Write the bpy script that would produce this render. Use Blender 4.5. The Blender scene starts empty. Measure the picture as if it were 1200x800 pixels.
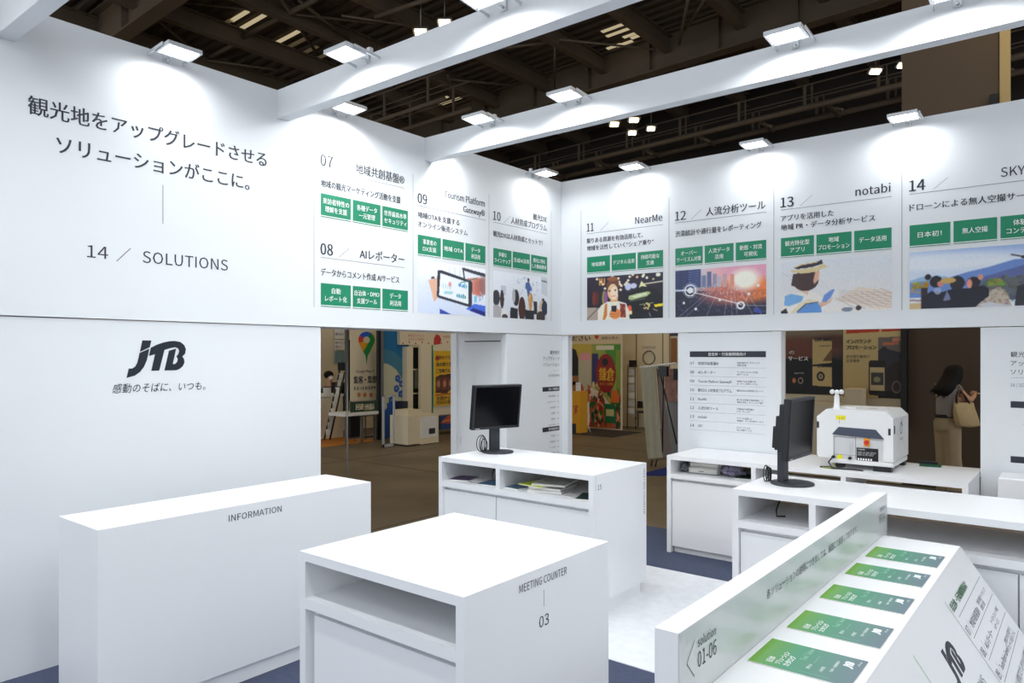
import bpy, bmesh, math, random
import numpy as np
from mathutils import Vector, Matrix, geometry, noise

C = bpy.context.scene.collection
R = math.radians
random.seed(7)

# ---------------------------------------------------------------- camera, world, lights, exposure
FPX, HORIZON, YAW, CAMH = 850.0, 414.8, R(38.69), 1.74
CAM = Vector((4.511, -6.493, CAMH))
cd = bpy.data.cameras.new('camera'); cam = bpy.data.objects.new('camera', cd); C.objects.link(cam)
cam.location = CAM; cam.rotation_euler = (R(90), 0, YAW)
cd.sensor_width = 36; cd.lens = 36 * FPX / 1200; cd.shift_y = (HORIZON - 400) / 1200
cd.clip_start = .05; cd.clip_end = 200
bpy.context.scene.camera = cam

w = bpy.data.worlds.new('world'); bpy.context.scene.world = w; w.use_nodes = True
w.node_tree.nodes['Background'].inputs[0].default_value = (.90, .95, 1.0, 1)
w.node_tree.nodes['Background'].inputs[1].default_value = 1.38

sc = bpy.context.scene
sc.view_settings.view_transform = 'Standard'; sc.view_settings.look = 'None'
sc.view_settings.gamma = 1; sc.view_settings.use_curve_mapping = False
sc.view_settings.exposure = 0.0
sc.cycles.max_bounces = 8; sc.cycles.diffuse_bounces = 5
sc.cycles.use_denoising = True
sc.cycles.sample_clamp_indirect = 6

FLOOD_W = 3.3           # each LED floodlight on the wall tops
BEAM_FLOOD_W = 9.6     # each LED floodlight on the crossing beams
FLOOD_COL = (.93, .97, 1.0)
HALL_W = 36.0          # each high-bay lamp of the hall
HALL_COL = (1.0, .80, .50)

def hall_lamp(x, y, z, p, size=1.0):
    l = bpy.data.lights.new('hall_lamp', 'AREA'); l.energy = p; l.color = HALL_COL; l.shape = 'DISK'; l.size = size
    o = bpy.data.objects.new('hall_lamp', l); C.objects.link(o); o.location = (x, y, z)
for (x, y) in ((-3.2, -2.5), (-3.2, 3.5), (1.5, 4.6), (4.5, 3.4), (-3.2, 6.6), (-10, 3.0), (-9, 6.8), (8, 6)):
    hall_lamp(x, y, 7.3, HALL_W)

# ---------------------------------------------------------------- materials
def lin(c):
    return tuple(((v / 255) / 12.92 if v / 255 <= .04045 else ((v / 255 + .055) / 1.055) ** 2.4) for v in c)
MATS = {}
def mat(name, rgb, rough=.5, metal=0, emit=0, noise_amt=0, nscale=8, bump=0, bscale=60, alpha=1, spec=None, stretch=None):
    if name in MATS: return MATS[name]
    m = bpy.data.materials.new(name); m.use_nodes = True; nt = m.node_tree; b = nt.nodes['Principled BSDF']
    c = lin(rgb)
    b.inputs['Base Color'].default_value = (*c, 1); b.inputs['Roughness'].default_value = rough; b.inputs['Metallic'].default_value = metal
    if spec is not None: b.inputs['Specular IOR Level'].default_value = spec
    if emit:
        b.inputs['Emission Color'].default_value = (*c, 1); b.inputs['Emission Strength'].default_value = emit
    if noise_amt or bump:
        tc = nt.nodes.new('ShaderNodeTexCoord'); mp = nt.nodes.new('ShaderNodeMapping'); nt.links.new(tc.outputs['Object'], mp.inputs[0])
        if stretch: mp.inputs['Scale'].default_value = stretch
    if noise_amt:
        n = nt.nodes.new('ShaderNodeTexNoise'); n.inputs['Scale'].default_value = nscale; n.inputs['Detail'].default_value = 6
        nt.links.new(mp.outputs[0], n.inputs['Vector'])
        r = nt.nodes.new('ShaderNodeMapRange'); r.inputs[1].default_value = .3; r.inputs[2].default_value = .7
        r.inputs[3].default_value = 1 - noise_amt; r.inputs[4].default_value = 1 + noise_amt
        nt.links.new(n.outputs[0], r.inputs[0])
        x = nt.nodes.new('ShaderNodeVectorMath'); x.operation = 'SCALE'; x.inputs[0].default_value = c
        nt.links.new(r.outputs[0], x.inputs['Scale']); nt.links.new(x.outputs[0], b.inputs['Base Color'])
    if bump:
        n2 = nt.nodes.new('ShaderNodeTexNoise'); n2.inputs['Scale'].default_value = bscale; n2.inputs['Detail'].default_value = 4
        nt.links.new(mp.outputs[0], n2.inputs['Vector'])
        bp = nt.nodes.new('ShaderNodeBump'); bp.inputs['Strength'].default_value = bump; bp.inputs['Distance'].default_value = .01
        nt.links.new(n2.outputs[0], bp.inputs['Height']); nt.links.new(bp.outputs[0], b.inputs['Normal'])
    MATS[name] = m
    return m
WALL = mat('white_wall_panel', (226, 229, 232), .55, noise_amt=.006, nscale=2, bump=.02, bscale=25)
LAM = mat('white_laminate', (238, 239, 241), .34, noise_amt=.004, nscale=3)
LAMG = mat('silver_grey_gloss_laminate', (206, 211, 210), .24, noise_amt=.004, nscale=3)
INSIDE = mat('cabinet_back_board', (224, 204, 182), .6, noise_amt=.02)
INK = mat('charcoal_vinyl_ink', (38, 42, 54), .5)
INKG = mat('grey_vinyl_ink', (120, 124, 132), .5)
INKL = mat('light_grey_vinyl_ink', (168, 172, 180), .5)
LOGO = mat('logo_navy_vinyl', (18, 26, 38), .4)
GREEN = mat('green_vinyl', (0, 132, 94), .45)
GREENT = mat('dark_green_ink', (20, 105, 50), .5)
WHITEINK = mat('white_ink', (245, 247, 247), .5)
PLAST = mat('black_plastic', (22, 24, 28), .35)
PLAST2 = mat('charcoal_plastic', (44, 47, 54), .5, noise_amt=.03)
SCREEN = mat('black_screen_glass', (5, 5, 8), .16, spec=.18)
ALU = mat('silver_aluminium', (205, 208, 212), .35, metal=.6)
STEEL = mat('grey_steel', (120, 120, 118), .4, metal=.5)
LED = mat('led_panel', (255, 255, 255), .4, emit=28)
LAMPH = mat('hall_lamp_glow', (255, 232, 190), .4, emit=14)
CARPET = mat('slate_blue_carpet', (68, 76, 100), .95, noise_amt=.10, nscale=30, bump=.4, bscale=180)
CARPETW = mat('pale_grey_carpet', (226, 228, 232), .9, noise_amt=.045, nscale=14, bump=.35, bscale=160)
CONC = mat('hall_concrete', (118, 104, 84), .5, noise_amt=.28, nscale=.9, bump=.1, bscale=20)
CREAM = mat('cream_partition', (226, 212, 182), .7, noise_amt=.03, nscale=1.5)
PAPER = mat('white_paper', (232, 231, 226), .7, noise_amt=.02)
ROOF = mat('brown_roof_deck', (84, 71, 59), .75, noise_amt=.2, nscale=.8)
BEAM = mat('brown_painted_steel', (98, 84, 68), .65, noise_amt=.12, nscale=1.2)
DARK = mat('dark_hall_wall', (46, 40, 36), .9, noise_amt=.1, nscale=.5)
PILLAR = mat('taupe_pillar_cladding', (90, 76, 62), .8, noise_amt=.05, nscale=.7)
PRINTM = None
def printmat():
    global PRINTM
    if PRINTM: return PRINTM
    m = bpy.data.materials.new('printed_colour'); m.use_nodes = True; nt = m.node_tree
    a = nt.nodes.new('ShaderNodeVertexColor'); a.layer_name = 'Col'
    nt.links.new(a.outputs[0], nt.nodes['Principled BSDF'].inputs['Base Color'])
    nt.nodes['Principled BSDF'].inputs['Roughness'].default_value = .5
    PRINTM = m
    return m

# ---------------------------------------------------------------- mesh helpers
class MB:
    def __init__(s): s.v = []; s.f = []; s.sm = []
    def add(s, vs, fs, smooth=False):
        k = len(s.v); s.v += [tuple(p) for p in vs]; s.f += [tuple(i + k for i in f) for f in fs]; s.sm += [smooth] * len(fs); return s
    def box(s, x0, x1, y0, y1, z0, z1, M=None):
        x0, x1 = sorted((x0, x1)); y0, y1 = sorted((y0, y1)); z0, z1 = sorted((z0, z1))
        vs = [Vector(p) for p in ((x0,y0,z0),(x1,y0,z0),(x1,y1,z0),(x0,y1,z0),(x0,y0,z1),(x1,y0,z1),(x1,y1,z1),(x0,y1,z1))]
        if M is not None: vs = [M @ p for p in vs]
        return s.add(vs, [(0,3,2,1),(4,5,6,7),(0,1,5,4),(1,2,6,5),(2,3,7,6),(3,0,4,7)])
    def tube(s, pts, r, n=8, cap=True, closed=False):
        pts = [Vector(p) for p in pts]; rs = r if isinstance(r, (list, tuple)) else [r] * len(pts)
        vs = []; up = Vector((0, 0, 1)); prev = None
        for i, p in enumerate(pts):
            if closed: t = pts[(i + 1) % len(pts)] - pts[i - 1]
            else: t = (pts[min(i + 1, len(pts) - 1)] - pts[max(i - 1, 0)])
            t.normalize()
            a = prev if prev else (Vector((1, 0, 0)) if abs(t.z) > .9 else up)
            a = (a - t * a.dot(t)).normalized(); b = t.cross(a); prev = a
            for k in range(n):
                an = 2 * math.pi * k / n; vs.append(p + (a * math.cos(an) + b * math.sin(an)) * rs[i])
        fs = []; m = len(pts)
        for i in range(m if closed else m - 1):
            for k in range(n):
                j = (i + 1) % m
                fs.append((i*n+k, i*n+(k+1)%n, j*n+(k+1)%n, j*n+k))
        s.add(vs, fs, True)
        if cap and not closed:
            k0 = len(s.v) - len(vs)
            s.f.append(tuple(k0 + i for i in reversed(range(n)))); s.sm.append(False)
            s.f.append(tuple(k0 + (m-1)*n + i for i in range(n))); s.sm.append(False)
        return s
    def loft(s, rings, cap=True, smooth=True):
        n = len(rings[0]); vs = [p for r in rings for p in r]; fs = []
        for i in range(len(rings) - 1):
            for k in range(n): fs.append((i*n+k, i*n+(k+1)%n, (i+1)*n+(k+1)%n, (i+1)*n+k))
        k0 = len(s.v); s.add(vs, fs, smooth)
        if cap:
            s.f.append(tuple(k0 + i for i in reversed(range(n)))); s.sm.append(False)
            s.f.append(tuple(k0 + (len(rings)-1)*n + i for i in range(n))); s.sm.append(False)
        return s
    def lathe(s, prof, cx, cy, n=24):
        return s.loft([[(cx + r*math.cos(2*math.pi*k/n), cy + r*math.sin(2*math.pi*k/n), z) for k in range(n)] for r, z in prof])
    def ell(s, c, r, n=14, m=9, M=None):
        rings = []
        for i in range(m + 1):
            a = math.pi * (i / m) ; a = min(max(a, .03), math.pi - .03)
            rings.append([Vector((r[0]*math.sin(a)*math.cos(2*math.pi*k/n), r[1]*math.sin(a)*math.sin(2*math.pi*k/n), -r[2]*math.cos(a))) for k in range(n)])
        rings = [[(M @ p if M is not None else p) + Vector(c) for p in q] for q in rings]
        return s.loft(rings)
    def prism(s, poly, fr, d0, d1):
        """poly in (u, v) of frame fr, extruded along the frame's normal from d0 to d1"""
        n = len(poly); a = [fr.p(u, v, d0) for u, v in poly]; b = [fr.p(u, v, d1) for u, v in poly]
        tri = geometry.tessellate_polygon([[Vector((u, v, 0)) for u, v in poly]])
        area = sum(poly[i][0]*poly[(i+1) % n][1] - poly[(i+1) % n][0]*poly[i][1] for i in range(n))
        fs = []
        for t in tri:
            (x0,y0),(x1,y1),(x2,y2) = (poly[i] for i in t)
            if (x1-x0)*(y2-y0)-(x2-x0)*(y1-y0) < 0: t = t[::-1]
            fs.append(tuple(i + n for i in t)); fs.append(tuple(reversed(t)))
        for i in range(n):
            j = (i + 1) % n
            fs.append((i, j, j+n, i+n) if area > 0 else (j, i, i+n, j+n))
        return s.add(a + b, fs)
    def build(s, name, m, parent=None, bevel=0, **k):
        me = bpy.data.meshes.new(name); me.from_pydata([tuple(p) for p in s.v], [], s.f)
        me.polygons.foreach_set('use_smooth', s.sm); me.materials.append(m)
        o = bpy.data.objects.new(name, me); C.objects.link(o)
        if parent is not None: o.parent = parent; o.matrix_parent_inverse = parent_inv(parent)
        if bevel:
            b = o.modifiers.new('edge', 'BEVEL'); b.width = bevel; b.segments = 2; b.limit_method = 'ANGLE'; b.angle_limit = R(40)
        for a, v in k.items(): o[a] = v
        return o
LOCAL = set()      # things whose parts are modelled in the thing's own axes
def parent_inv(p):
    M = Matrix.LocRotScale(p.location, p.rotation_euler, p.scale)
    q = p.parent
    if q is not None: M = Matrix.LocRotScale(q.location, q.rotation_euler, q.scale) @ q.matrix_parent_inverse @ M if False else M
    return M.inverted() if p.parent is None and p.type == 'EMPTY' and p.name not in LOCAL else Matrix.Identity(4)
def empty(name, loc, label=None, cat=None, group=None, kind=None):
    o = bpy.data.objects.new(name, None); C.objects.link(o); o.location = loc; o.empty_display_size = .1
    if label: o['label'] = label
    if cat: o['category'] = cat
    if group: o['group'] = group
    if kind: o['kind'] = kind
    return o
class Fr:
    """a flat frame: origin o, u and v axes, normal n"""
    def __init__(s, o, u, v):
        s.o = Vector(o); s.u = Vector(u).normalized(); s.v = Vector(v).normalized(); s.n = s.u.cross(s.v)
    def p(s, u, v, d=0): return s.o + s.u * u + s.v * v + s.n * d
def box(name, m, x0, x1, y0, y1, z0, z1, parent=None, **k):
    return MB().box(x0, x1, y0, y1, z0, z1).build(name, m, parent, **k)

# ---- lettering: flat vinyl type laid on a frame
_tc = {}
FONT = None
try:
    import os
    FONT = bpy.data.fonts.load(os.path.join(bpy.utils.resource_path('LOCAL'), 'datafiles', 'fonts', 'Noto Sans CJK Regular.woff2'))   # Blender's own type
    keep = bpy.data.curves.new('type_keeper', 'FONT'); keep.body = 'A'; keep.font = FONT; keep.use_fake_user = True
except Exception: FONT = None
def glyphs(s):
    if s not in _tc:
        c = bpy.data.curves.new('type', 'FONT'); c.body = s; c.size = 1; c.resolution_u = 2
        if FONT and s.isascii(): c.font = FONT
        o = bpy.data.objects.new('type', c); me = bpy.data.meshes.new_from_object(o)
        vs = np.array([v.co[:2] for v in me.vertices]).reshape(-1, 2); fs = [tuple(p.vertices) for p in me.polygons]
        bpy.data.objects.remove(o); bpy.data.curves.remove(c); bpy.data.meshes.remove(me)
        if FONT and s.isascii():
            if s != 'H': vs = vs * (.72 / glyphs('H')[0][:, 1].max())
        _tc[s] = (vs, fs)
    return _tc[s]
def put(mb, fr, s, u, v, h, w=None, align='l', d=.0012, slant=0, bold=0):
    """text s with baseline at v; h = size of the em; w = total width"""
    vs, fs = glyphs(s)
    if not len(vs): return mb
    a, b = vs[:, 0].min(), vs[:, 0].max()
    k = h if w is None else w / (b - a)
    X = (vs[:, 0] - a) * k; W = (b - a) * k
    if align == 'r': X = X - W
    if align == 'c': X = X - W / 2
    Y = vs[:, 1] * h
    for q, off in enumerate([0] if not bold else [-bold, bold]):
        mb.add([fr.p(u + x + y * slant + off, v + y, d + q * .0006) for x, y in zip(X, Y)], fs)
    return mb
def rule(mb, fr, u0, v0, u1, v1, t=.003, d=.001):
    a = Vector((u0, v0)); b = Vector((u1, v1)); n = (b - a).normalized(); n = Vector((-n.y, n.x)) * t / 2
    q = [a - n, b - n, b + n, a + n]
    return mb.add([fr.p(*p, d) for p in q], [(0, 1, 2, 3)])
def rect(mb, fr, u0, v0, u1, v1, d=.001):
    return mb.add([fr.p(u0, v0, d), fr.p(u1, v0, d), fr.p(u1, v1, d), fr.p(u0, v1, d)], [(0, 1, 2, 3)])

# ---- painter: a small colour raster laid out as a mesh with a colour attribute
class Paint:
    def __init__(s, W, H, asp, base=(255, 255, 255)):
        s.fine = W >= 90
        if s.fine: W, H = int(W * 1.6), int(H * 1.6)
        s.W, s.H = W, H; s.c = np.zeros((H, W, 3)); s.c[:] = base
        s.x, s.y = np.meshgrid((np.arange(W) + .5) / W, 1 - (np.arange(H) + .5) / H); s.asp = asp; s.rng = np.random.RandomState(3)
    def grad(s, c0, c1, y0=0, y1=1, axis='y', mask=None):
        t = np.clip(((s.y if axis == 'y' else s.x) - y0) / (y1 - y0), 0, 1)[..., None]
        n = np.array(c0) * (1 - t) + np.array(c1) * t
        if mask is None: s.c = n
        else: s.c = np.where(mask[..., None], n, s.c)
    def poly(s, pts, col, a=1):
        m = np.zeros((s.H, s.W), bool); n = len(pts)
        for i in range(n):
            x0, y0 = pts[i]; x1, y1 = pts[(i + 1) % n]
            if y0 == y1: continue
            cnd = ((y0 > s.y) != (y1 > s.y)) & (s.x < (x1 - x0) * (s.y - y0) / (y1 - y0) + x0)
            m ^= cnd
        s.c[m] = s.c[m] * (1 - a) + np.array(col) * a; return m
    def ell(s, cx, cy, rx, ry, col, a=1, soft=0, rot=0):
        dx, dy = (s.x - cx), (s.y - cy)
        if rot:
            dx, dy = dx * math.cos(rot) + dy / s.asp * math.sin(rot), (-dx * s.asp * math.sin(rot) + dy * math.cos(rot))
        q = np.sqrt((dx / rx) ** 2 + (dy / ry) ** 2)
        t = (np.clip((1 + soft - q) / max(soft, 1e-3), 0, 1) if soft else (q < 1).astype(float)) * a
        s.c = s.c * (1 - t[..., None]) + np.array(col) * t[..., None]
    def ring(s, cx, cy, r, w, col, a=1):
        q = np.sqrt((s.x - cx) ** 2 + ((s.y - cy) / s.asp) ** 2); t = ((abs(q - r) < w / 2) * a)[..., None]
        s.c = s.c * (1 - t) + np.array(col) * t
    def line(s, x0, y0, x1, y1, w, col, a=1):
        dx, dy = x1 - x0, (y1 - y0) / s.asp; L = dx * dx + dy * dy
        t = np.clip(((s.x - x0) * dx + (s.y - y0) / s.asp * dy) / L, 0, 1)
        q = np.hypot(s.x - x0 - t * dx, (s.y - y0) / s.asp - t * dy)
        k = (np.clip(1.2 - q / (w / 2), 0, 1) * a)[..., None]; s.c = s.c * (1 - k) + np.array(col) * k
    def rnd(s, amt): s.c = s.c + s.rng.uniform(-amt, amt, s.c.shape[:2])[..., None]
    def dots(s, n, box, col, r, a=1):
        for _ in range(n):
            s.ell(s.rng.uniform(box[0], box[2]), s.rng.uniform(box[1], box[3]), r * s.rng.uniform(.4, 1), r * s.asp * s.rng.uniform(.4, 1), np.array(col) + s.rng.uniform(-25, 25, 3), a)
def sheet(name, pt, fr, u0, v0, u1, v1, parent=None, d=.0012, **k):
    if pt.fine:      # photographs: soften the edges of the shapes and add a little grain
        q = np.pad(pt.c, ((1, 1), (1, 1), (0, 0)), 'edge')
        pt.c = (q[1:-1, 1:-1] * 2 + q[:-2, 1:-1] + q[2:, 1:-1] + q[1:-1, :-2] + q[1:-1, 2:]) / 6; pt.rnd(6)
    c = np.clip(pt.c, 0, 255) / 255; c = np.where(c <= .04045, c / 12.92, ((c + .055) / 1.055) ** 2.4)
    W, H = pt.W, pt.H
    us = np.linspace(u0, u1, W + 1); vs = np.linspace(v1, v0, H + 1)
    P = [fr.p(u, v, d) for v in vs for u in us]
    F = [((j+1)*(W+1)+i, (j+1)*(W+1)+i+1, j*(W+1)+i+1, j*(W+1)+i) for j in range(H) for i in range(W)]
    me = bpy.data.meshes.new(name); me.from_pydata([tuple(p) for p in P], [], F)
    at = me.color_attributes.new('Col', 'FLOAT_COLOR', 'CORNER')
    a = np.ones((W * H, 4, 4), np.float32); a[:, :, :3] = c.reshape(-1, 1, 3)
    at.data.foreach_set('color', a.reshape(-1)); me.materials.append(printmat())
    o = bpy.data.objects.new(name, me); C.objects.link(o)
    if parent is not None: o.parent = parent; o.matrix_parent_inverse = parent_inv(parent)
    for q, v in k.items(): o[q] = v
    return o

FL = Fr((0, 0, 0), (0, 1, 0), (0, 0, 1))       # left wall face: u = y, v = z
FB = Fr((0, 0, 0), (1, 0, 0), (0, 0, 1))       # back (right-hand) wall face: u = x, v = z

# ================================================================ structure
fl = MB().box(-32, 26, -14, 32, -.30, -.012).build('floor', CONC, kind='structure')
j = MB()
for k in range(-5, 5): j.box(-32, 0 - .02, k * 4.0 + 1.2, k * 4.0 + 1.215, -.0119, -.0110)
for k in range(-7, 1): j.box(k * 4.0 - 1.1, k * 4.0 - 1.085, -14, 32, -.0119, -.0108)
j.build('expansion_joint', mat('joint_filler', (50, 44, 36), .8), fl)
fc = box('floor_carpet_blue', CARPET, -.05, 9, -12, .11, -.010, 0); fc['kind'] = 'structure'
fw = box('floor_carpet_pale', CARPETW, .25, 9, -2.92, -1.14, .0001, .004); fw['kind'] = 'structure'

HT, HB = 3.61, 1.947
wl = empty('wall_left', (0, -4, 0), kind='structure')
box('header_panel', WALL, -.10, 0, -9, 0, HB, HT, wl)
box('soffit_panel', WALL, -.70, -.10, -3.3, -.95, HB + .012, HB + .06, wl)
box('lower_panel', WALL, -.10, -.012, -9, -3.142, 0, HB - .006, wl)
box('corner_panel', WALL, -.08, -.004, -.942, 0.02, 0, HB - .006, wl)
box('recess_panel', WALL, -.73, -.08, -.90, -.82, 0, HB + .01, wl)
box('side_panel', WALL, -.78, -.70, -.92, .4, 0, HB + .01, wl)
dr = empty('door_1', (-.4, -.90, 0), kind='structure')
d_ = box('door_leaf', WALL, -.63, -.06, -.925, -.901, .03, 1.862, dr)
box('top_gap', PLAST2, -.60, -.07, -.9015, -.9005, 1.866, 1.876, dr)
box('hinge', ALU, -.637, -.627, -.93, -.92, 1.62, 1.70, dr); box('hinge', ALU, -.637, -.627, -.93, -.92, .8, .88, dr)
hd = box('handle_recess', STEEL, -.135, -.105, -.932, -.924, .92, 1.06, dr)
box('latch_slot', PLAST, -.128, -.112, -.934, -.931, .95, 1.03, hd)

wb = empty('wall_back', (3, 0, 0), kind='structure')
box('header_panel', WALL, 0, 9, .001, .10, HB, HT, wb)
box('corner_stub', WALL, -.08, .072, .021, .10, 0, HB - .006, wb)
box('column_panel', WALL, 1.367, 2.356, .010, .12, 0, HB - .006, wb)
box('column_panel', WALL, 3.847, 9, .010, .12, 0, HB - .006, wb)

wr = empty('wall_right_unseen', (8.2, -4, 0), kind='structure')      # unseen far side of the stand, added to block and bounce light
box('header_panel', WALL, 8.2, 8.3, -9, 0, HB, HT, wr)
for a, b in ((-1.0, 0), (-4.2, -3.0), (-8.0, -6.6)): box('column_panel', WALL, 8.22, 8.29, a, b, 0, HB - .006, wr)
# overhead white beams of the stand
def stand_beam(n, y0, y1): return box('ceiling_beam', WALL, .0005, 8.199, y0, y1, 3.412, HT, kind='structure')
stand_beam(1, -5.215, -5.125); stand_beam(2, -3.52, -3.43); stand_beam(3, -2.066, -1.975); stand_beam(4, -6.65, -6.56)

# ---------------------------------------------------------------- LED floodlights
def floodlight(x, y, face, label, lamp=True):
    """face: unit direction (in plan) from the wall or beam towards the lamp head"""
    w0 = Vector((x, y, 0)) - Vector((face[0], face[1], 0)) * .11
    k = abs(((x - CAM.x) + .07) / (x - CAM.x)) if face[0] else abs(((y - CAM.y) - .07) / (y - CAM.y)) if y > CAM.y else 1
    x, y, zc = CAM.x + (x - CAM.x) * k, CAM.y + (y - CAM.y) * k, CAM.z + (3.605 - CAM.z) * k
    t = empty('floodlight', (x, y, zc), label, 'floodlight', 'LED floodlights along the top of the stand')
    n = Vector((face[0], face[1], 0)); s = Vector((n.y, -n.x, 0))
    M = Matrix((( s.x, n.x, 0, x), (s.y, n.y, 0, y), (0, 0, 1, zc), (0, 0, 0, 1))) @ Matrix.Rotation(R(4), 4, 'X')
    hs = MB(); hs.box(-.105, .105, -.078, .078, .004, .016, M)
    hs.box(-.105, .105, -.078, -.066, -.008, .004, M).box(-.105, .105, .066, .078, -.008, .004, M)
    hs.box(-.105, -.093, -.066, .066, -.008, .004, M).box(.093, .105, -.066, .066, -.008, .004, M)
    for k in range(9): hs.box(-.09 + k*.0225 - .003, -.09 + k*.0225 + .003, -.06, .06, .016, .026, M)
    hs.build('housing', ALU, t)
    hs = MB().box(-.093, .093, -.066, -.060, -.003, .0038, M).box(-.093, .093, .060, .066, -.003, .0038, M).box(-.093, -.087, -.06, .06, -.003, .0038, M).box(.087, .093, -.06, .06, -.003, .0038, M); hs.build('gasket', STEEL, t)
    MB().box(-.0865, .0865, -.0595, .0595, -.004, .0035, M).build('diffuser', LED, t)
    ar = MB(); ar.box(.107, .114, -.20, .02, .004, .022, M).box(-.114, -.107, -.20, .02, .004, .022, M).box(-.114, .114, -.208, -.20, .004, .022, M)
    ar.build('bracket', ALU, t)
    cl = MB(); cx, cy = w0.x, w0.y
    w0.x = cx = x if face[1] else cx; w0.y = cy = y if face[0] else cy
    Mc = Matrix(((s.x, n.x, 0, cx), (s.y, n.y, 0, cy), (0, 0, 1, 3.61), (0, 0, 0, 1)))
    cl.box(-.02, .02, -.10, .016, .001, .014, Mc).box(-.02, .02, .003, .016, -.055, .001, Mc).box(-.014, .014, -.03, .0, .014, .045, Mc)
    c = cl.build('clamp', ALU, t)
    MB().tube([Mc @ Vector((0, .014, -.04)), Mc @ Vector((0, .045, -.04))], .008, 8).build('clamp_screw', ALU, c)
    if lamp:
        l = bpy.data.lights.new('flood', 'AREA'); l.energy = BEAM_FLOOD_W if 'beam' in label else FLOOD_W; l.color = FLOOD_COL; l.shape = 'RECTANGLE'; l.size = .2; l.size_y = .15; l.spread = R(164)
        o = bpy.data.objects.new('flood', l); C.objects.link(o); o.parent = t; o.matrix_parent_inverse = parent_inv(t)
        o.matrix_basis = M @ Matrix.Translation((0, .02, -.012))
    return t
A = 'LED floodlight clamped on '
floodlight(.108, -4.28, (1, 0), A + 'the left wall top, above the large headline')
floodlight(.108, -2.97, (1, 0), A + 'the left wall top, just behind the first white beam')
floodlight(.108, -.43, (1, 0), A + 'the left wall top, closest to the wall corner')
floodlight(.108, -1.85, (1, 0), A + 'the left wall top, hidden behind the second white beam')
floodlight(.108, -5.9, (1, 0), A + 'the left wall top, before the headline wall begins')
floodlight(.89, -3.63, (0, -1), A + 'the first crossing white beam, at its wall end')
floodlight(2.02, -3.63, (0, -1), A + 'the first crossing white beam, at the upper frame edge')
floodlight(.71, -2.176, (0, -1), A + 'the second white beam, nearest its wall end')
floodlight(1.54, -2.176, (0, -1), A + 'the second white beam, second from its wall end')
floodlight(3.11, -2.176, (0, -1), A + 'the second white beam, third from its wall end')
floodlight(3.95, -2.176, (0, -1), A + 'the second white beam, cut by the upper frame edge')
floodlight(.93, -.11, (0, -1), A + 'the right wall top, above panel 11')
floodlight(2.16, -.11, (0, -1), A + 'the right wall top, above panels 12 and 13')
floodlight(3.35, -.11, (0, -1), A + 'the right wall top, above panel 14 before the pillar')
B_ = 'LED floodlight outside the frame on '
floodlight(4.7, -.11, (0, -1), B_ + 'the right wall beyond panel 14')
floodlight(5.4, -2.176, (0, -1), B_ + 'the second white beam')
floodlight(3.4, -3.63, (0, -1), B_ + 'the first beam above the display stand'); floodlight(4.8, -3.63, (0, -1), B_ + 'the first beam at the stand side')
floodlight(1.0, -5.325, (0, -1), B_ + 'the foremost beam by the headline wall'); floodlight(2.5, -5.325, (0, -1), B_ + 'the foremost beam in the middle'); floodlight(4.2, -5.325, (0, -1), B_ + 'the foremost beam over the camera side')
floodlight(1.4, -6.76, (0, -1), B_ + 'the entrance beam, left part'); floodlight(3.2, -6.76, (0, -1), B_ + 'the entrance beam, right part')

# ================================================================ wall graphics
def photo_tablet():
    p = Paint(104, 56, 2.0, (238, 242, 250)); p.grad((214, 224, 244), (250, 251, 254), 0, .7)
    p.ell(.15, .2, .25, .4, (200, 212, 240), .5, 1)
    for x in (.42, .5, .58): p.poly([(x, .6), (x+.04, .6), (x+.04, .95), (x, .95)], (226, 232, 244), .7)
    p.poly([(.30, 0), (.47, 0), (.30, .1)], (50, 70, 170)); p.poly([(.69, .13), (1, .0), (1, .22), (.82, .25)], (70, 110, 220)); p.poly([(.75, .1), (1, 0), (1, .09), (.8, .16)], (24, 40, 130))
    p.poly([(.63, .97), (1, .90), (1, .82), (.66, .91)], (48, 50, 66)); p.poly([(.63, .97), (.655, .95), (.69, .62), (.67, .62)], (60, 60, 76)); p.poly([(.66, .9), (1, .83), (1, .4), (.7, .5)], (236, 240, 248))
    p.poly([(1, .77), (.86, .80), (.72, .76), (.66, .68), (.68, .6), (.74, .56), (.80, .44), (.92, .42), (1, .46)], (216, 138, 118)); p.poly([(.7, .7), (.8, .73), (.78, .68), (.7, .66)], (240, 186, 168)); p.ell(.9, .6, .05, .12, (188, 104, 92), .7, 1); p.ell(.97, .66, .06, .14, (150, 110, 108), .8, .6)
    p.poly([(.14, .64), (.2, .66), (.27, .7), (.27, .3), (.22, .22), (.19, .4)], (226, 178, 150)); p.poly([(.18, .66), (.23, .68), (.22, .72), (.18, .7)], (60, 56, 60))
    p.poly([(.27, .84), (.32, .86), (.77, .72), (.79, .68), (.78, .22), (.76, .17), (.29, .31), (.26, .34)], (40, 44, 60)); p.poly([(.31, .80), (.73, .68), (.73, .23), (.29, .36)], (240, 245, 249))
    for k in range(6): p.poly([(.58+k*.022, .58-k*.006), (.595+k*.022, .576-k*.006), (.595+k*.022, .63+.03*math.sin(k*2)), (.58+k*.022, .64+.03*math.sin(k*2))], (30, 110+k*14, 200))
    for k in range(5): p.poly([(.55+k*.03, .36-k*.006), (.568+k*.03, .356-k*.006), (.568+k*.03, .41+.03*math.sin(k*3)), (.55+k*.03, .42+.03*math.sin(k*3))], (20, 140, 190-k*12))
    for k in range(4): p.line(.35+k*.035, .52-k*.008, .35+k*.035, .6-k*.008, .012, (150, 190, 205), .8); p.line(.37+k*.03, .42, .39+k*.03, .44, .03, (120, 200, 210), .7)
    p.ell(.45, .6, .02, .05, (230, 120, 120), .7); p.line(.62, .66, .86, .78, .012, (70, 120, 120)); p.poly([(.82, .42), (.86, .42), (.86, .28), (.82, .28)], (120, 200, 230)); p.dots(12, (.88, .3, .99, .5), (130, 170, 220), .012)
    return p
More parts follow.
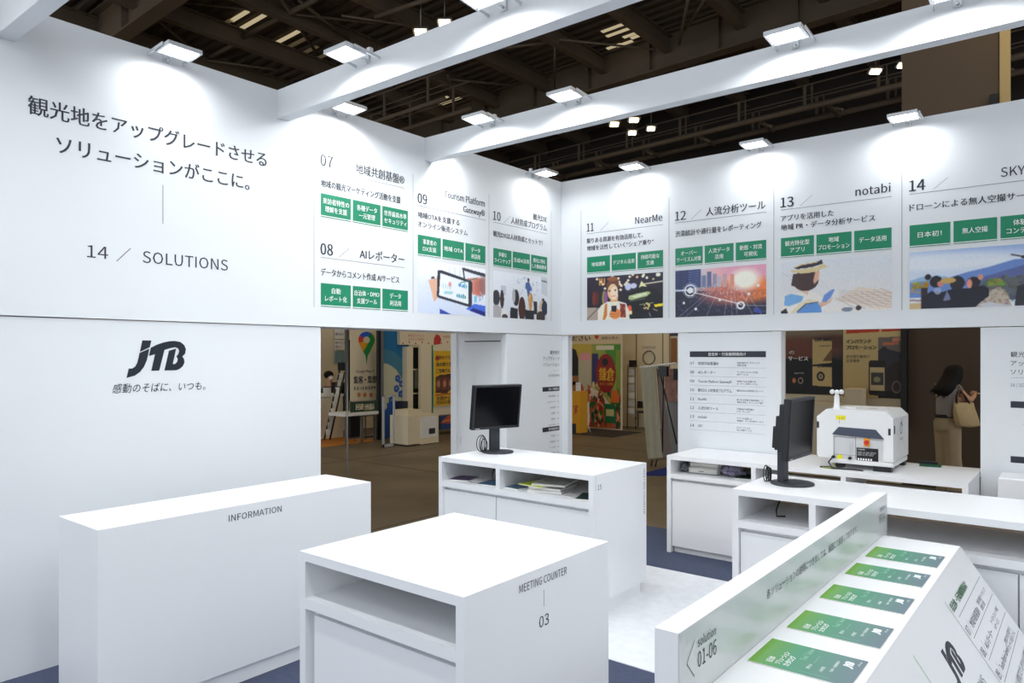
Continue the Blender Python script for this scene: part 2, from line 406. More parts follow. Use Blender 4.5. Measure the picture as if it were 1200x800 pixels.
def photo_seminar():
    p = Paint(100, 56, 1.9, (226, 230, 238)); p.grad((212, 216, 226), (236, 240, 246), 0, .9)
    p.poly([(.88, 1), (1, 1), (1, .55), (.88, .62)], (206, 210, 220)); p.poly([(.89, .93), (1, .91), (1, .88), (.89, .9)], (90, 96, 110))
    p.dots(50, (.4, .5, .85, .95), (170, 186, 214), .012, .8); p.poly([(.13, .7), (.22, .7), (.22, .5), (.13, .5)], (200, 204, 216))
    p.poly([(.58, .82), (.64, .85), (.69, .72), (.70, .64), (.66, .66), (.655, .52), (.62, .52), (.6, .66), (.57, .7)], (70, 100, 160)); p.ell(.63, .89, .018, .045, (70, 56, 60))
    for x, y, rx, ry, c in ((.05, .42, .06, .17, (52, 50, 58)), (.15, .40, .035, .2, (58, 46, 48)), (.40, .46, .055, .18, (48, 38, 42)), (.36, .50, .03, .16, (180, 182, 190)), (.51, .22, .065, .27, (74, 42, 34)), (.67, .42, .045, .19, (190, 132, 70)), (.66, .46, .02, .12, (232, 190, 120)), (.92, .44, .028, .07, (60, 44, 44)), (.89, .3, .05, .15, (206, 188, 160)), (.87, .1, .1, .14, (220, 208, 190)), (.87, .06, .085, .14, (60, 44, 44)), (.95, .28, .06, .17, (28, 34, 64)), (.2, .06, .07, .1, (226, 222, 220)), (.2, .02, .05, .06, (70, 66, 70))):
        p.ell(x, y, rx, ry, c)
    p.poly([(0, .0), (.13, 0), (.14, .2), (.08, .27), (0, .26)], (176, 172, 174)); p.poly([(.29, .0), (.43, 0), (.43, .22), (.3, .24)], (34, 36, 46)); p.poly([(.57, 0), (.74, 0), (.74, .2), (.57, .22)], (30, 32, 42)); p.poly([(.73, .12), (.8, .12), (.8, .42), (.72, .42)], (40, 40, 52)); p.poly([(.6, .2), (.74, .2), (.73, .4), (.62, .4)], (214, 216, 222)); p.ell(.67, .35, .03, .15, (206, 150, 84))
    return p
def photo_street():
    p = Paint(108, 62, 1.75, (34, 28, 40)); p.grad((30, 24, 34), (46, 40, 60), 0, 1)
    p.poly([(0, 0), (.16, 0), (.2, .28), (0, .3)], (176, 160, 146)); p.line(0, .02, .15, .26, .012, (70, 60, 60))
    for x, c in ((.04, (30, 28, 50)), (.1, (120, 50, 40)), (.14, (90, 40, 36)), (.19, (40, 40, 40)), (.235, (160, 156, 80)), (.26, (150, 90, 150))): p.ell(x, .5, .025, .17, c)
    for x, y in ((.14, .95), (.2, .88), (.22, .82), (.43, .93), (.44, .85), (.45, .8), (.47, .76), (.58, .95), (.56, .87), (.54, .82), (.52, .78), (.46, .67), (.25, .72), (.62, .99), (.35, 1.0), (.76, .97)): p.ell(x, y, .014, .022, (252, 236, 196), 1, .6)
    for x, c in ((.17, (230, 170, 90)), (.2, (230, 170, 90)), (.235, (220, 160, 80))): p.poly([(x, .8), (x+.015, .8), (x+.015, .96), (x, .96)], c)
    p.ell(.56, .73, .035, .07, (206, 214, 244), 1, .4); p.ell(.63, .74, .035, .05, (210, 214, 240), 1, .4); p.ell(.675, .93, .016, .03, (250, 190, 130)); p.ell(.75, .94, .02, .03, (240, 240, 214)); p.ell(.8, .9, .018, .03, (236, 236, 214)); p.ell(.94, .95, .03, .045, (240, 244, 226)); p.ell(.88, .86, .015, .025, (200, 190, 130)); p.line(.73, .76, 1, .80, .02, (250, 240, 200)); p.poly([(.70, .7), (.8, .7), (.73, .84)], (240, 236, 180))
    p.poly([(.55, .45), (.62, .64), (.74, .72), (.9, .66), (.99, .5), (1, 0), (.58, 0)], (24, 26, 34)); p.poly([(.56, .44), (.57, .52), (.66, .56), (.82, .6), (.85, .56), (.80, .49), (.6, .42)], (176, 196, 130)); p.poly([(.6, .5), (.7, .55), (.8, .57), (.8, .53), (.65, .46)], (226, 230, 200)); p.line(.58, .4, .78, .44, .012, (120, 130, 110))
    p.poly([(.89, .3), (.9, .24), (1, .26), (1, .32)], (250, 224, 40)); p.dots(18, (.76, .2, .86, .34), (220, 200, 130), .014); p.poly([(.56, .3), (.6, .3), (.61, .14), (.56, .14)], (236, 90, 60)); p.poly([(.56, .18), (.61, .18), (.61, .1), (.56, .1)], (250, 230, 170)); p.line(.71, .31, .88, .34, .012, (200, 190, 140)); p.line(.83, .12, .845, .04, .014, (150, 150, 190)); p.line(.88, .2, .93, .16, .014, (190, 180, 160))
    p.poly([(.15, 0), (.15, .22), (.2, .34), (.28, .41), (.44, .41), (.53, .36), (.57, .2), (.58, 0)], (240, 236, 222)); p.poly([(.32, .4), (.34, .56), (.43, .56), (.42, .4)], (232, 180, 120))
    p.poly([(.22, .0), (.25, .36), (.28, .38), (.28, .1), (.25, 0)], (214, 130, 56)); p.poly([(.45, .36), (.52, .34), (.53, .04), (.46, .04)], (130, 44, 44)); p.dots(20, (.45, .05, .53, .35), (210, 120, 90), .01)
    p.ell(.355, .63, .07, .19, (242, 200, 150)); p.ell(.375, .6, .05, .15, (250, 226, 200)); p.poly([(.28, .66), (.27, .82), (.31, .92), (.38, .96), (.43, .9), (.44, .76), (.43, .66), (.42, .78), (.35, .84), (.30, .78)], (116, 66, 50)); p.ell(.35, .93, .07, .05, (150, 90, 60)); p.ell(.31, .66, .014, .02, (90, 60, 50)); p.ell(.39, .67, .014, .02, (90, 60, 50)); p.line(.34, .53, .39, .54, .012, (236, 110, 90))
    p.ell(.39, .13, .075, .12, (232, 144, 76)); p.poly([(.335, .31), (.41, .31), (.40, .17), (.34, .19)], (40, 30, 48)); p.line(.31, .12, .44, .13, .01, (180, 96, 50)); p.line(.31, .07, .44, .08, .01, (180, 96, 50))
    return p
def photo_city():
    p = Paint(116, 62, 1.85, (60, 66, 90)); p.grad((40, 42, 62), (196, 214, 236), 0, 1)
    p.ell(.78, .76, .32, .42, (252, 200, 190), .9, 1); p.ell(.92, .95, .3, .25, (226, 150, 186), .7, 1); p.poly([(0, 0), (1, 0), (1, .5), (.5, .52), (0, .55)], (42, 44, 66))
    p.ell(.82, .5, .26, .16, (246, 130, 60), .9, 1); p.ell(.6, .45, .2, .15, (190, 110, 110), .7, 1); p.ell(.78, .72, .1, .14, (255, 250, 236), 1, 1)
    p.poly([(0, .58), (0, 1), (.15, 1), (.15, .6)], (42, 52, 92)); p.poly([(.15, .6), (.15, 1), (.30, 1), (.30, .62)], (60, 74, 122))
    for k in range(8): p.line(0, .62+k*.05, .3, .66+k*.05, .006, (150, 164, 210), .6)
    for x, h, c in ((.33, .86, (120, 132, 166)), (.39, .93, (104, 116, 156)), (.45, .88, (150, 150, 176)), (.5, .82, (196, 186, 200)), (.56, .87, (206, 166, 164)), (.64, .85, (226, 150, 130))): p.poly([(x-.02, .6), (x+.025, .6), (x+.025, h), (x-.02, h)], c)
    p.dots(80, (.3, .45, .75, .66), (226, 220, 226), .007, .7); p.dots(130, (.0, .02, 1, .45), (96, 98, 130), .012, .5); p.dots(50, (.55, .3, 1, .5), (250, 180, 120), .009, .7)
    for x0, x1 in ((.04, .42), (.12, .46), (.36, .5), (.56, .6), (.64, .63), (.7, .66), (.86, .72), (.95, .76)): p.line(x0, 0, x1, .56, .006, (214, 220, 240), .75)
    p.line(0, .58, .17, .56, .02, (226, 236, 255)); p.line(.17, .54, .74, .22, .014, (248, 250, 255)); p.line(.74, .2, 1, .17, .008, (220, 220, 236), .8)
    for cx, cy, r in ((.175, .56, .062), (.735, .2, .034)):
        p.ring(cx, cy, r, .014, (252, 252, 255)); p.ring(cx, cy, r*1.3, .006, (220, 228, 250), .8); p.ell(cx, cy, r*.55, r*.55*1.85, (250, 250, 255)) if r > .05 else None
    for x, y in ((.51, .33), (.92, .58), (.24, .16), (.1, .3), (.82, .42)): p.ell(x, y, .016, .03, (240, 246, 252))
    p.poly([(.88, .05), (.96, .02), (.94, .12), (.87, .14)], (60, 80, 170))
    return p
def photo_hat():
    p = Paint(116, 58, 2.0, (222, 226, 232)); p.grad((232, 228, 224), (218, 224, 232), 0, 1); p.rnd(4)
    p.poly([(.5, .22), (.72, .45), (1, .34), (1, .04), (.9, .02)], (228, 214, 200))
    for k in range(8): p.line(.52+k*.055, .26+k*.02, .72+k*.06, .02+k*.02, .007, (168, 150, 146), .8)
    for k in range(6): p.line(.55, .22+k*.035, 1, .05+k*.05, .006, (178, 160, 152), .8)
    for k in range(7): p.line(.02+k*.06, .8-k*.03, .1+k*.06, .66-k*.04, .006, (190, 192, 198), .6)
    p.poly([(.28, .0), (.33, .25), (.42, .2), (.4, 0)], (234, 232, 232)); p.poly([(.03, .3), (.1, .4), (.2, .38), (.27, .44), (.36, .34), (.4, .24), (.39, 0), (.02, 0)], (236, 232, 226)); p.poly([(.04, .34), (.1, .38), (.22, .32), (.2, .22), (.08, .14), (.03, .16)], (120, 174, 226)); p.poly([(.15, 0), (.22, .16), (.30, .2), (.38, .17), (.39, 0)], (92, 146, 212))
    p.poly([(.09, .0), (.18, .19), (.27, .26), (.36, .22), (.3, .2), (.2, .12), (.14, 0)], (228, 216, 186)); p.line(.16, .03, .24, .17, .012, (60, 56, 60)); p.line(.24, .17, .36, .2, .01, (60, 56, 60)); p.poly([(0, .04), (.05, .1), (.07, .0), (0, 0)], (40, 36, 40))
    p.poly([(.17, .44), (.2, .6), (.27, .56), (.27, .42), (.26, .34)], (232, 196, 176)); p.ell(.24, .62, .12, .2, (66, 48, 50)); p.poly([(.1, .54), (.12, .76), (.36, .8), (.36, .6), (.32, .52), (.22, .46)], (70, 50, 52)); p.poly([(.33, .78), (.37, .78), (.36, .62), (.32, .54), (.31, .6)], (226, 176, 150))
    p.poly([(.10, .80), (.1, .84), (.2, .84), (.34, .86), (.40, .92), (.45, .86), (.38, .82), (.34, .77), (.2, .76)], (220, 200, 150)); p.poly([(.12, .88), (.2, .93), (.36, .97), (.39, 1), (.4, .92), (.3, .87), (.16, .85)], (56, 46, 60)); p.poly([(.11, .86), (.2, .92), (.35, .95), (.33, .97), (.18, .94)], (226, 206, 158))
    p.poly([(.39, .2), (.41, .32), (.48, .42), (.51, .42), (.47, .26), (.43, .19)], (110, 146, 214)); p.poly([(.36, .15), (.39, .2), (.45, .2), (.49, .28), (.47, .18), (.39, .1)], (222, 180, 154)); p.ell(.62, .04, .05, .04, (120, 130, 150)); p.ell(.72, .06, .025, .045, (60, 50, 56))
    return p
def photo_drone():
    p = Paint(124, 60, 1.95, (214, 226, 240)); p.grad((226, 234, 244), (190, 208, 236), .3, 1); p.ell(.75, .96, .35, .1, (150, 178, 226), .7, 1); p.ell(.3, .8, .4, .1, (240, 243, 248), .7, 1)
    p.poly([(0, .5), (.1, .56), (.22, .57), (.3, .54), (.3, .4), (0, .4)], (150, 184, 222)); p.poly([(0, .46), (.3, .52), (.45, .6), (.6, .66), (.78, .76), (.9, .75), (1, .78), (1, .2), (0, .2)], (108, 140, 204)); p.poly([(.4, .42), (.65, .55), (.85, .66), (1, .72), (1, .3), (.5, .3)], (92, 104, 160)); p.poly([(.55, .38), (.8, .48), (1, .62), (1, .1), (.6, .1)], (96, 100, 110)); p.dots(120, (.55, .1, 1, .5), (86, 92, 92), .02, .7)
    p.poly([(.5, .0), (.55, .22), (.68, .32), (.74, .16), (.76, 0)], (190, 178, 160)); p.dots(50, (.55, .02, .74, .3), (150, 140, 126), .012, .8); p.dots(30, (.02, .34, .14, .46), (150, 140, 60), .02); p.dots(20, (.6, .36, .7, .44), (124, 134, 60), .022); p.poly([(.78, 0), (.8, .32), (.9, .38), (1, .2), (1, 0)], (40, 44, 52))
    p.poly([(0, .1), (.09, .1), (.09, 0), (0, 0)], (206, 180, 132)); p.poly([(0, .18), (.1, .16), (.1, .12), (0, .14)], (170, 150, 150)); p.poly([(0, .34), (.1, .3), (.1, .26), (0, .3)], (160, 146, 140)); p.poly([(.09, 0), (.09, .36), (.14, .36), (.14, 0)], (50, 40, 48))
    p.poly([(.1, .0), (.1, .2), (.17, .3), (.26, .28), (.36, .34), (.44, .32), (.56, .36), (.6, .3), (.6, .18), (.52, .04), (.5, 0)], (26, 28, 44))
    p.ell(.21, .46, .05, .1, (30, 28, 34)); p.ell(.24, .42, .025, .05, (214, 130, 120)); p.ell(.145, .55, .025, .05, (30, 28, 34)); p.ell(.37, .42, .055, .12, (36, 34, 42)); p.ell(.49, .42, .05, .09, (38, 30, 36)); p.ell(.46, .4, .02, .08, (226, 150, 130)); p.ell(.3, .47, .06, .05, (206, 168, 96)); p.ell(.54, .5, .02, .05, (214, 150, 130)); p.ell(.22, .3, .03, .06, (170, 180, 210), .8); p.poly([(.26, .12), (.29, .3), (.31, .22), (.32, .14)], (120, 124, 160))
    p.ell(.86, .79, .035, .03, (36, 36, 44)); p.line(.76, .84, .85, .79, .014, (40, 40, 48)); p.line(.98, .85, .88, .79, .014, (40, 40, 48)); p.line(.90, .87, .87, .8, .014, (40, 40, 48)); p.poly([(.52, .04), (.6, .08), (.76, .0), (.56, 0)], (206, 206, 216))
    return p

PANELS = [
 ('07', 'L', -3.150, ['地域共創基盤®'], ['地域の観光マーケティング活動を支援'], [['来訪者特性の', '理解を支援'], ['各種データ', '一元管理'], ['世界最高水準', 'セキュリティ']], None),
 ('08', 'L', -3.150, ['AIレポーター'], ['データからコメント作成 AIサービス'], [['自動', 'レポート化'], ['自治体・DMO', '支援ツール'], ['データ', '利活用']], None),
 ('09', 'L', -2.150, ['Tourism Platform', 'Gateway®'], ['地域OTAを支援する', 'オンライン販売システム'], [['事業者の', 'DX支援'], ['地域 OTA'], ['データ', '利活用']], ('photograph of hands with a tablet', photo_tablet)),
 ('10', 'L', -1.150, ['観光DX', '人材育成プログラム'], ['観光DXは人材育成とセットで！'], [['多様な', 'ラインナップ'], ['生成AI活用'], ['観光に特化', 'した動画教材']], ('photograph of a seminar audience', photo_seminar)),
 ('11', 'R', .330, ['NearMe'], ['限りある資源を有効活用して、', '地域を活性していく“シェア乗り”'], [['地域連携'], ['デジタル活用'], ['持続可能な', '交通']], ('photograph of a smiling traveller at night', photo_street)),
 ('12', 'R', 1.345, ['人流分析ツール'], ['渋滞統計や通行量をレポーティング'], [['オーバー', 'ツーリズム対策'], ['人流データ', '活用'], ['動態・対流', '可視化']], ('photograph of a city with glowing nodes', photo_city)),
 ('13', 'R', 2.358, ['notabi'], ['アプリを活用した', '地域 PR・データ分析サービス'], [['観光特化型', 'アプリ'], ['地域', 'プロモーション'], ['データ活用']], ('photograph of a person in a straw hat', photo_hat)),
 ('14', 'R', 3.371, ['SKY'], ['ドローンによる無人空撮サービス'], [['日本初！'], ['無人空撮'], ['体験型', 'コンテンツ']], ('photograph of people watching a drone', photo_drone)),
]
LAB = {'07': 'wall graphic numbered 07, upper of the two without a photograph', '08': 'wall graphic numbered 08, lower of the two without a photograph',
 '09': 'wall graphic numbered 09 with green tags over a tablet photograph', '10': 'wall graphic numbered 10 with green tags over a seminar photograph',
 '11': 'wall graphic numbered 11 over a night street portrait photograph', '12': 'wall graphic numbered 12 over a sunset city photograph',
 '13': 'wall graphic numbered 13 over a straw hat photograph', '14': 'wall graphic numbered 14 over a drone and mountains photograph'}
for num, side, u0, title, sub, tags, photo in PANELS:
    fr = FL if side == 'L' else FB; W = .883
    base = {'07': 3.131, '08': 2.465}.get(num, 3.013)
    tb = {'07': 2.770, '08': 2.097}.get(num, 2.588)
    o = fr.p(u0, 2.09)
    t = empty('solution_graphic', o, LAB[num], 'wall graphic', 'numbered solution graphics on the upper walls')
    put(MB(), fr, num, u0 - .003, base + .022, .118, .112 if num != '11' else .085, bold=.0020).build('number_lettering', INK, t)
    m = MB(); rule(m, fr, u0 - .002, base, u0 + W - (.0 if num not in '0708' else .04), base, .0038); m.build('underline', INKG, t)
    m = MB(); rule(m, fr, u0 + .165, base + .016, u0 + .265, base + .096, .003); m.build('slash_mark', INKG, t)
    m = MB()
    if num == '14': put(m, fr, 'SKY', 3.975, base + .045, .095, .150)
    elif len(title) == 1:
        latin = title[0].isascii()
        put(m, fr, title[0], u0 + W - (.04 if num in '0708' else .008), base + (.034 if not latin else .04), .088 if not latin else .095,
            {'07': .512, '08': .475, '11': .30, '12': .56, '13': .262}[num], 'r', bold=.0013)
    else:
        wd = {'09': (.545, .30), '10': (.235, .60)}[num]
        for k, s in enumerate(title): put(m, fr, s, u0 + W - .01, base + .125 - k * .092 - (.0 if num == '09' else .005), .082 if num == '09' else .075, wd[k], 'r', bold=.0014)
    m.v = m.v; m.build('title_lettering', INK, t)
    m = MB()
    sw = {'07': [.80], '08': [.785], '09': [.52, .63], '10': [.80], '11': [.66, .78], '12': [.84], '13': [.44, .76], '14': [.87]}[num]
    for k, s in enumerate(sub):
        zz = base - .135 if len(sub) == 1 else base - .102 - k * .079
        put(m, fr, s, u0, zz + .003, .062 if len(sub) == 1 else .058, sw[k], bold=.0012)
    m.build('subtitle_lettering', INK, t)
    tw = (W - .042) / 3
    for k, ls in enumerate(tags):
        a = u0 + k * (tw + .021)
        tg = MB(); 
        q = [fr.p(a, tb, .0), fr.p(a + tw, tb, .0), fr.p(a + tw, tb + .176, .0), fr.p(a, tb + .176, .0)]
        q2 = [p + fr.n * .0015 for p in q]
        tg.add(q + q2, [(4,5,6,7),(0,1,5,4),(1,2,6,5),(2,3,7,6),(3,0,4,7)])
        g = tg.build('green_tag', GREEN, t)
        m = MB(); rect(m, fr, a, tb + .006, a + tw, tb + .012, .0022)
        h = .048
        for q_, s in enumerate(ls):
            n = len(s); ww = min(tw - .03, n * .041)
            z = tb + (.077 if len(ls) == 1 else .105 - q_ * .060)
            put(m, fr, s, a + tw / 2, z, h, ww, 'c', d=.0024, bold=.0004)
        m.build('lettering', WHITEINK, g)
    if photo:
        sheet('photo_print', photo[1](), fr, u0, 2.097, u0 + W, 2.548, t, label=photo[0])
m = MB()
for u in (-3.211, -2.207, -1.214, -.191): rule(m, FL, u, 2.09, u, 3.27, .0035)
o = m.build('divider_lines', INKG, wl)
m = MB()
for u in (.254, 1.277, 2.296, 3.316): rule(m, FB, u, 2.09, u, 3.27, .0035)
m.build('divider_lines', INKG, wb)

# headline
t = empty('headline_graphic', (0, -4.33, 2.3), 'large Japanese headline lettering above 14 / SOLUTIONS on the left wall', 'wall graphic')
put(MB(), FL, '観光地をアップグレードさせる', -5.062, 3.053, .112, 1.455, bold=.0015).build('headline_lettering', INK, t)
put(MB(), FL, 'ソリューションがここに。', -4.925, 2.868, .112, 1.185, bold=.0015).build('headline_lettering', INK, t)
m = MB(); rule(m, FL, -4.331, 2.55, -4.331, 2.79, .004); m.build('rule_line', INKG, t)
put(MB(), FL, '14', -4.767, 2.297, .098, .115).build('count_lettering', INK, t); put(MB(), FL, 'SOLUTIONS', -4.455, 2.297, .098, .558).build('solutions_lettering', INK, t); rule(MB(), FL, -4.605, 2.29, -4.525, 2.375, .004).build('slash_mark', INK, t)

# company emblem (lower left wall)
J1 = [(415,92),(503,92),(487,158),(392,203)]
J2 = [(388,214),(483,171),(470,235),(457,288),(432,345),(394,395),(344,430),(265,450),(285,362),(318,362),(346,344),(365,310),(376,268)]
TB = [(497,163),(560,132),(630,108),(690,96),(740,93),(800,103),(840,133),(858,175),(850,220),(820,248),(838,275),(842,310),(824,348),(792,372),(755,386),(635,386),(680,192),(754,170),(740,235),(720,325),(746,322),(766,302),(772,272),(757,248),(776,226),(787,195),(776,168),(745,156),(690,166),(635,183),(582,386),(503,386),(540,225),(480,243)]
def emblem(fr, u, v, wd, ht, parent, material, name='emblem', d=.0012):
    m = MB()
    for P in (J1, J2, TB):
        P = P[::-1]
        m.prism([(u + (x - 265) / 593 * wd, v + (450 - y) / 358 * ht) for x, y in P], fr, d - .001, d)
    return m.build(name, material, parent)
t = empty('emblem_graphic', (0, -4.35, 1.53), 'dark JTB lettering emblem over a slanted Japanese slogan', 'wall graphic')
FLo = Fr((-.011, 0, 0), (0, 1, 0), (0, 0, 1))
emblem(FLo, -4.543, 1.598, .364, .226, t, LOGO)
put(MB(), FLo, '感動のそばに、いつも。', -4.625, 1.512, .062, .575, slant=.16).build('slogan_lettering', INK, t)

ROWS = [('07', '地域共創基盤®', '地域の観光マーケティング', '活動を支援'), ('08', 'AIレポーター', 'データからコメント作成', 'AIサービス'), ('09', 'Tourism Platform Gateway®', '地域OTAを支援する', 'オンライン販売システム'),
        ('10', '観光DX 人材育成プログラム', '観光DXは人材育成とセットで', ''), ('11', 'NearMe', '限りある資源を有効活用して、', '地域を活性していくシェア乗り'), ('12', '人流分析ツール', '渋滞統計や通行量を', 'レポーティング'),
        ('13', 'notabi', 'アプリを活用した', '地域PR・データ分析サービス'), ('14', 'SKY', 'ドローンによる', '無人空撮サービス')]
FC = Fr((0, .009, 0), (1, 0, 0), (0, 0, 1))
t = empty('listing_graphic', (1.86, .009, 1.0), 'list of solutions 07 to 14 under a dark bar on the middle column', 'wall graphic')
m = MB(); rect(m, FC, 1.491, 1.712, 2.222, 1.767); hb = m.build('heading_bar', INK, t)
put(MB(), FC, '自治体・行政機関様向け', 1.86, 1.727, .034, .36, 'c', d=.002).build('lettering', WHITEINK, hb)
for k, (n, a, b, c) in enumerate(ROWS):
    z = 1.640 - k * .0848
    m = MB(); put(m, FC, n, 1.493, z, .036, .042); put(m, FC, a, 1.575, z, .034, min(.33, .0145 * sum(1 if ch.isascii() else 2 for ch in a)))
    put(m, FC, b, 1.955, z + .012, .019, .0175 * len(b)); 
    if c: put(m, FC, c, 1.955, z - .010, .019, .0175 * len(c))
    m.build('row_lettering', mat('row_ink', (74, 78, 90), .5), t)
    m = MB(); rule(m, FC, 1.491, z - .026, 2.222, z - .026, .0018); m.build('row_rule', INKL, t)

def narrow_list(fr, u0, u1, label, align, cols=True):
    t = empty('listing_graphic', fr.p((u0 + u1) / 2, .9), label, 'wall graphic')
    e = u1 if align == 'r' else u0
    m = MB(); put(m, fr, '観光地を', e, 1.741, .045, .175, align); put(m, fr, 'アップグレードさせる' if align == 'l' else 'アップグレード', e, 1.676, .045, .45 if align == 'l' else .30, align); put(m, fr, 'ソリューションがここに。' if align == 'l' else 'ソリューション', e, 1.612, .045, .50 if align == 'l' else .30, align)
    if align == 'l': m.v = [(x, y, z - .02) for x, y, z in m.v]
    m.build('title_lettering', INK, t)
    m = MB(); rule(m, fr, e, 1.565, e + (-.12 if align == 'r' else .12), 1.565, .002); put(m, fr, '14 / SOLUTIONS', e, 1.50, .034, .20, align); m.build('count_lettering', INKG, t)
    for zb, s, rows in ((1.368, '自治体・行政機関様向け', ('地域共創基盤', 'AIレポーター', 'OTA支援', '人材育成', '人流分析', 'notabi')), (.942 if align == 'r' else .962, '観光事業者様向け', ('予約販売', '多言語対応', 'データ分析', '決済支援', '地域連携'))):
        q = (u0, u1) if align == 'r' else (u0, u0 + .3)
        m = MB(); rect(m, fr, q[0], zb - .024, q[1], zb + .024); h = m.build('heading_bar', INK, t)
        put(MB(), fr, s, q[1] - .01, zb - .012, .03, .19, 'r', d=.002).build('lettering', WHITEINK, h)
        m = MB()
        for k, r_ in enumerate(rows):
            z = zb - .085 - k * .061; put(m, fr, r_, q[1] - .075, z, .024, .021 * len(r_), 'r'); put(m, fr, '%02d' % (k + 1), q[1] - .01, z, .024, .03, 'r')
        m.build('row_lettering', INKG, t)
narrow_list(Fr((-.003, 0, 0), (0, 1, 0), (0, 0, 1)), -.345, -.035, 'narrow right-aligned solution list on the left wall beside the corner', 'r')
narrow_list(Fr((0, .009, 0), (1, 0, 0), (0, 0, 1)), 4.035, 4.6, 'solution list cut by the right frame edge, above the small white box', 'l')

# ================================================================ counters
def counter_box(name, x0, x1, y0, y1, h, label, cat='counter'):
    return empty(name, ((x0 + x1) / 2, (y0 + y1) / 2, 0), label, cat)
def shelf_counter(x0, x1, y0, y1, h, label, divs, doors, zs=.762, th=.036, rail=.042, back_gap=False, solidback=True, cut=None, kick=.085):
    t = counter_box('shelf_counter', x0, x1, y0, y1, h, label)
    box('worktop', LAM, x0, x1, y0, y1, h - th, h, t)
    box('side_panel', LAM, x0, x0 + th, y0, y1, kick if kick == .085 else 0, h - th, t); box('side_panel', LAM, x1 - th, x1, y0, y1, kick if kick == .085 else 0, h - th, t)
    box('shelf', LAM, x0 + th, x1 - th, y0, y1 - .02, zs - rail, zs, t)
    if solidback: box('back_panel', INSIDE, x0 + th, x1 - th, y1 - .02, y1, kick, h - th, t)
    for d in divs: box('divider', LAM, d - .018, d + .018, y0 + .001, y1 - .02, zs, h - th, t)
    for a, b in doors:
        box('door', LAM, a + .002, b - .002, y0 + .022, y0 + .042, kick + .004, zs - rail - .026, t)
    box('carcass', LAM, x0 + th, x1 - th, y0 + .05, y1 - .03, kick, zs - rail - .002, t)
    box('kickboard', LAM, x0 + .02, x1 - .02, y0 + .05, y1 - .05, 0, kick, t)
    return t
# information counter
t = empty('information_counter', (.77, -4.31, 0), 'long plain white counter lettered INFORMATION against the left wall', 'counter')
box('body', LAM, .548, 1.0, -5.105, -3.515, .085, .945, t, bevel=.002)
box('kickboard', LAM, .57, .98, -5.08, -3.54, 0, .085, t)
put(MB(), Fr((1.0, 0, 0), (0, 1, 0), (0, 0, 1)), 'INFORMATION', -4.468, .868, .046, .315).build('lettering', INK, t)
# meeting counter
t = shelf_counter(2.008, 2.905, -4.74, -3.832, .945, 'square white counter lettered MEETING COUNTER 03 with an open empty shelf', [], [(2.072, 2.85)])
f = Fr((2.905, 0, 0), (0, 1, 0), (0, 0, 1))
m = MB(); put(m, f, 'MEETING COUNTER', -4.447, .882, .040, .30); rule(m, f, -4.297, .795, -4.297, .858, .002); put(m, f, '03', -4.327, .722, .058, .062); m.build('lettering', INK, t)
# counter with monitor
t15 = shelf_counter(.548, 1.958, -2.455, -1.731, .945, 'white shelf counter numbered 15 carrying the angled square monitor', [1.143], [(.584, 1.11), (1.114, 1.92)])
f = Fr((1.958, 0, 0), (0, 1, 0), (0, 0, 1))
m = MB(); rule(m, f, -2.425, .84, -2.425, .935, .0018); put(m, f, '15', -2.402, .842, .045, .05)
mtx = glyphs('MEETING COUNTER'); m.build('lettering', INK, t15)
fv = Fr((1.958, -1.776, .905), (0, 0, -1), (0, 1, 0)); put(MB(), Fr((1.9582, -1.776, .905), (0, 0, -1), (0, 1, 0)), 'MEETING COUNTER', 0, 0, .030, .33).build('side_lettering', INK, t15)
# low table counter along the back wall
t = empty('low_shelf_counter', (2.7, -.3, 0), 'low white shelf counter along the right wall under the white machine', 'counter')
h = .85
box('worktop', LAM, 1.58, 3.843, -.65, -.004, h - .036, h, t); box('worktop_extension', LAM, 2.362, 3.843, -.004, .20, h - .036, h, t)
for a in (1.58, 2.333, 3.02, 3.807): box('side_panel' if a in (1.58, 3.807) else 'divider', LAM, a, a + .036, -.65, -.004, 0 if a in (1.58, 3.807) else .69, h - .036, t)
box('shelf', LAM, 1.616, 3.807, -.65, -.02, .652, .69, t); box('back_panel', INSIDE, 1.616, 2.333, -.02, -.004, .05, h - .036, t)
for a, b in ((1.62, 2.35), (2.354, 3.08), (3.084, 3.80)): box('door', LAM, a, b, -.628, -.608, .055, .625, t)
box('carcass', LAM, 1.62, 3.80, -.60, -.03, .055, .650, t); box('kickboard', LAM, 1.63, 3.79, -.60, -.05, 0, .052, t)
# long counter with second monitor
shelf_counter(2.846, 5.2, -2.33, -1.66, .945, 'long white shelf counter at the right carrying the tall angled monitor', [3.30, 4.6], [(2.886, 3.60), (3.604, 4.235), (4.239, 5.16)])
# small box by the right column
t = empty('small_cabinet', (4.3, -.2, 0), 'small white cabinet with rounded top edge before the right column', 'cabinet')
box('body', LAM, 3.985, 4.7, -.34, -.03, .04, .87, t, bevel=.012); box('kickboard', LAM, 4.0, 4.69, -.32, -.05, 0, .04, t)

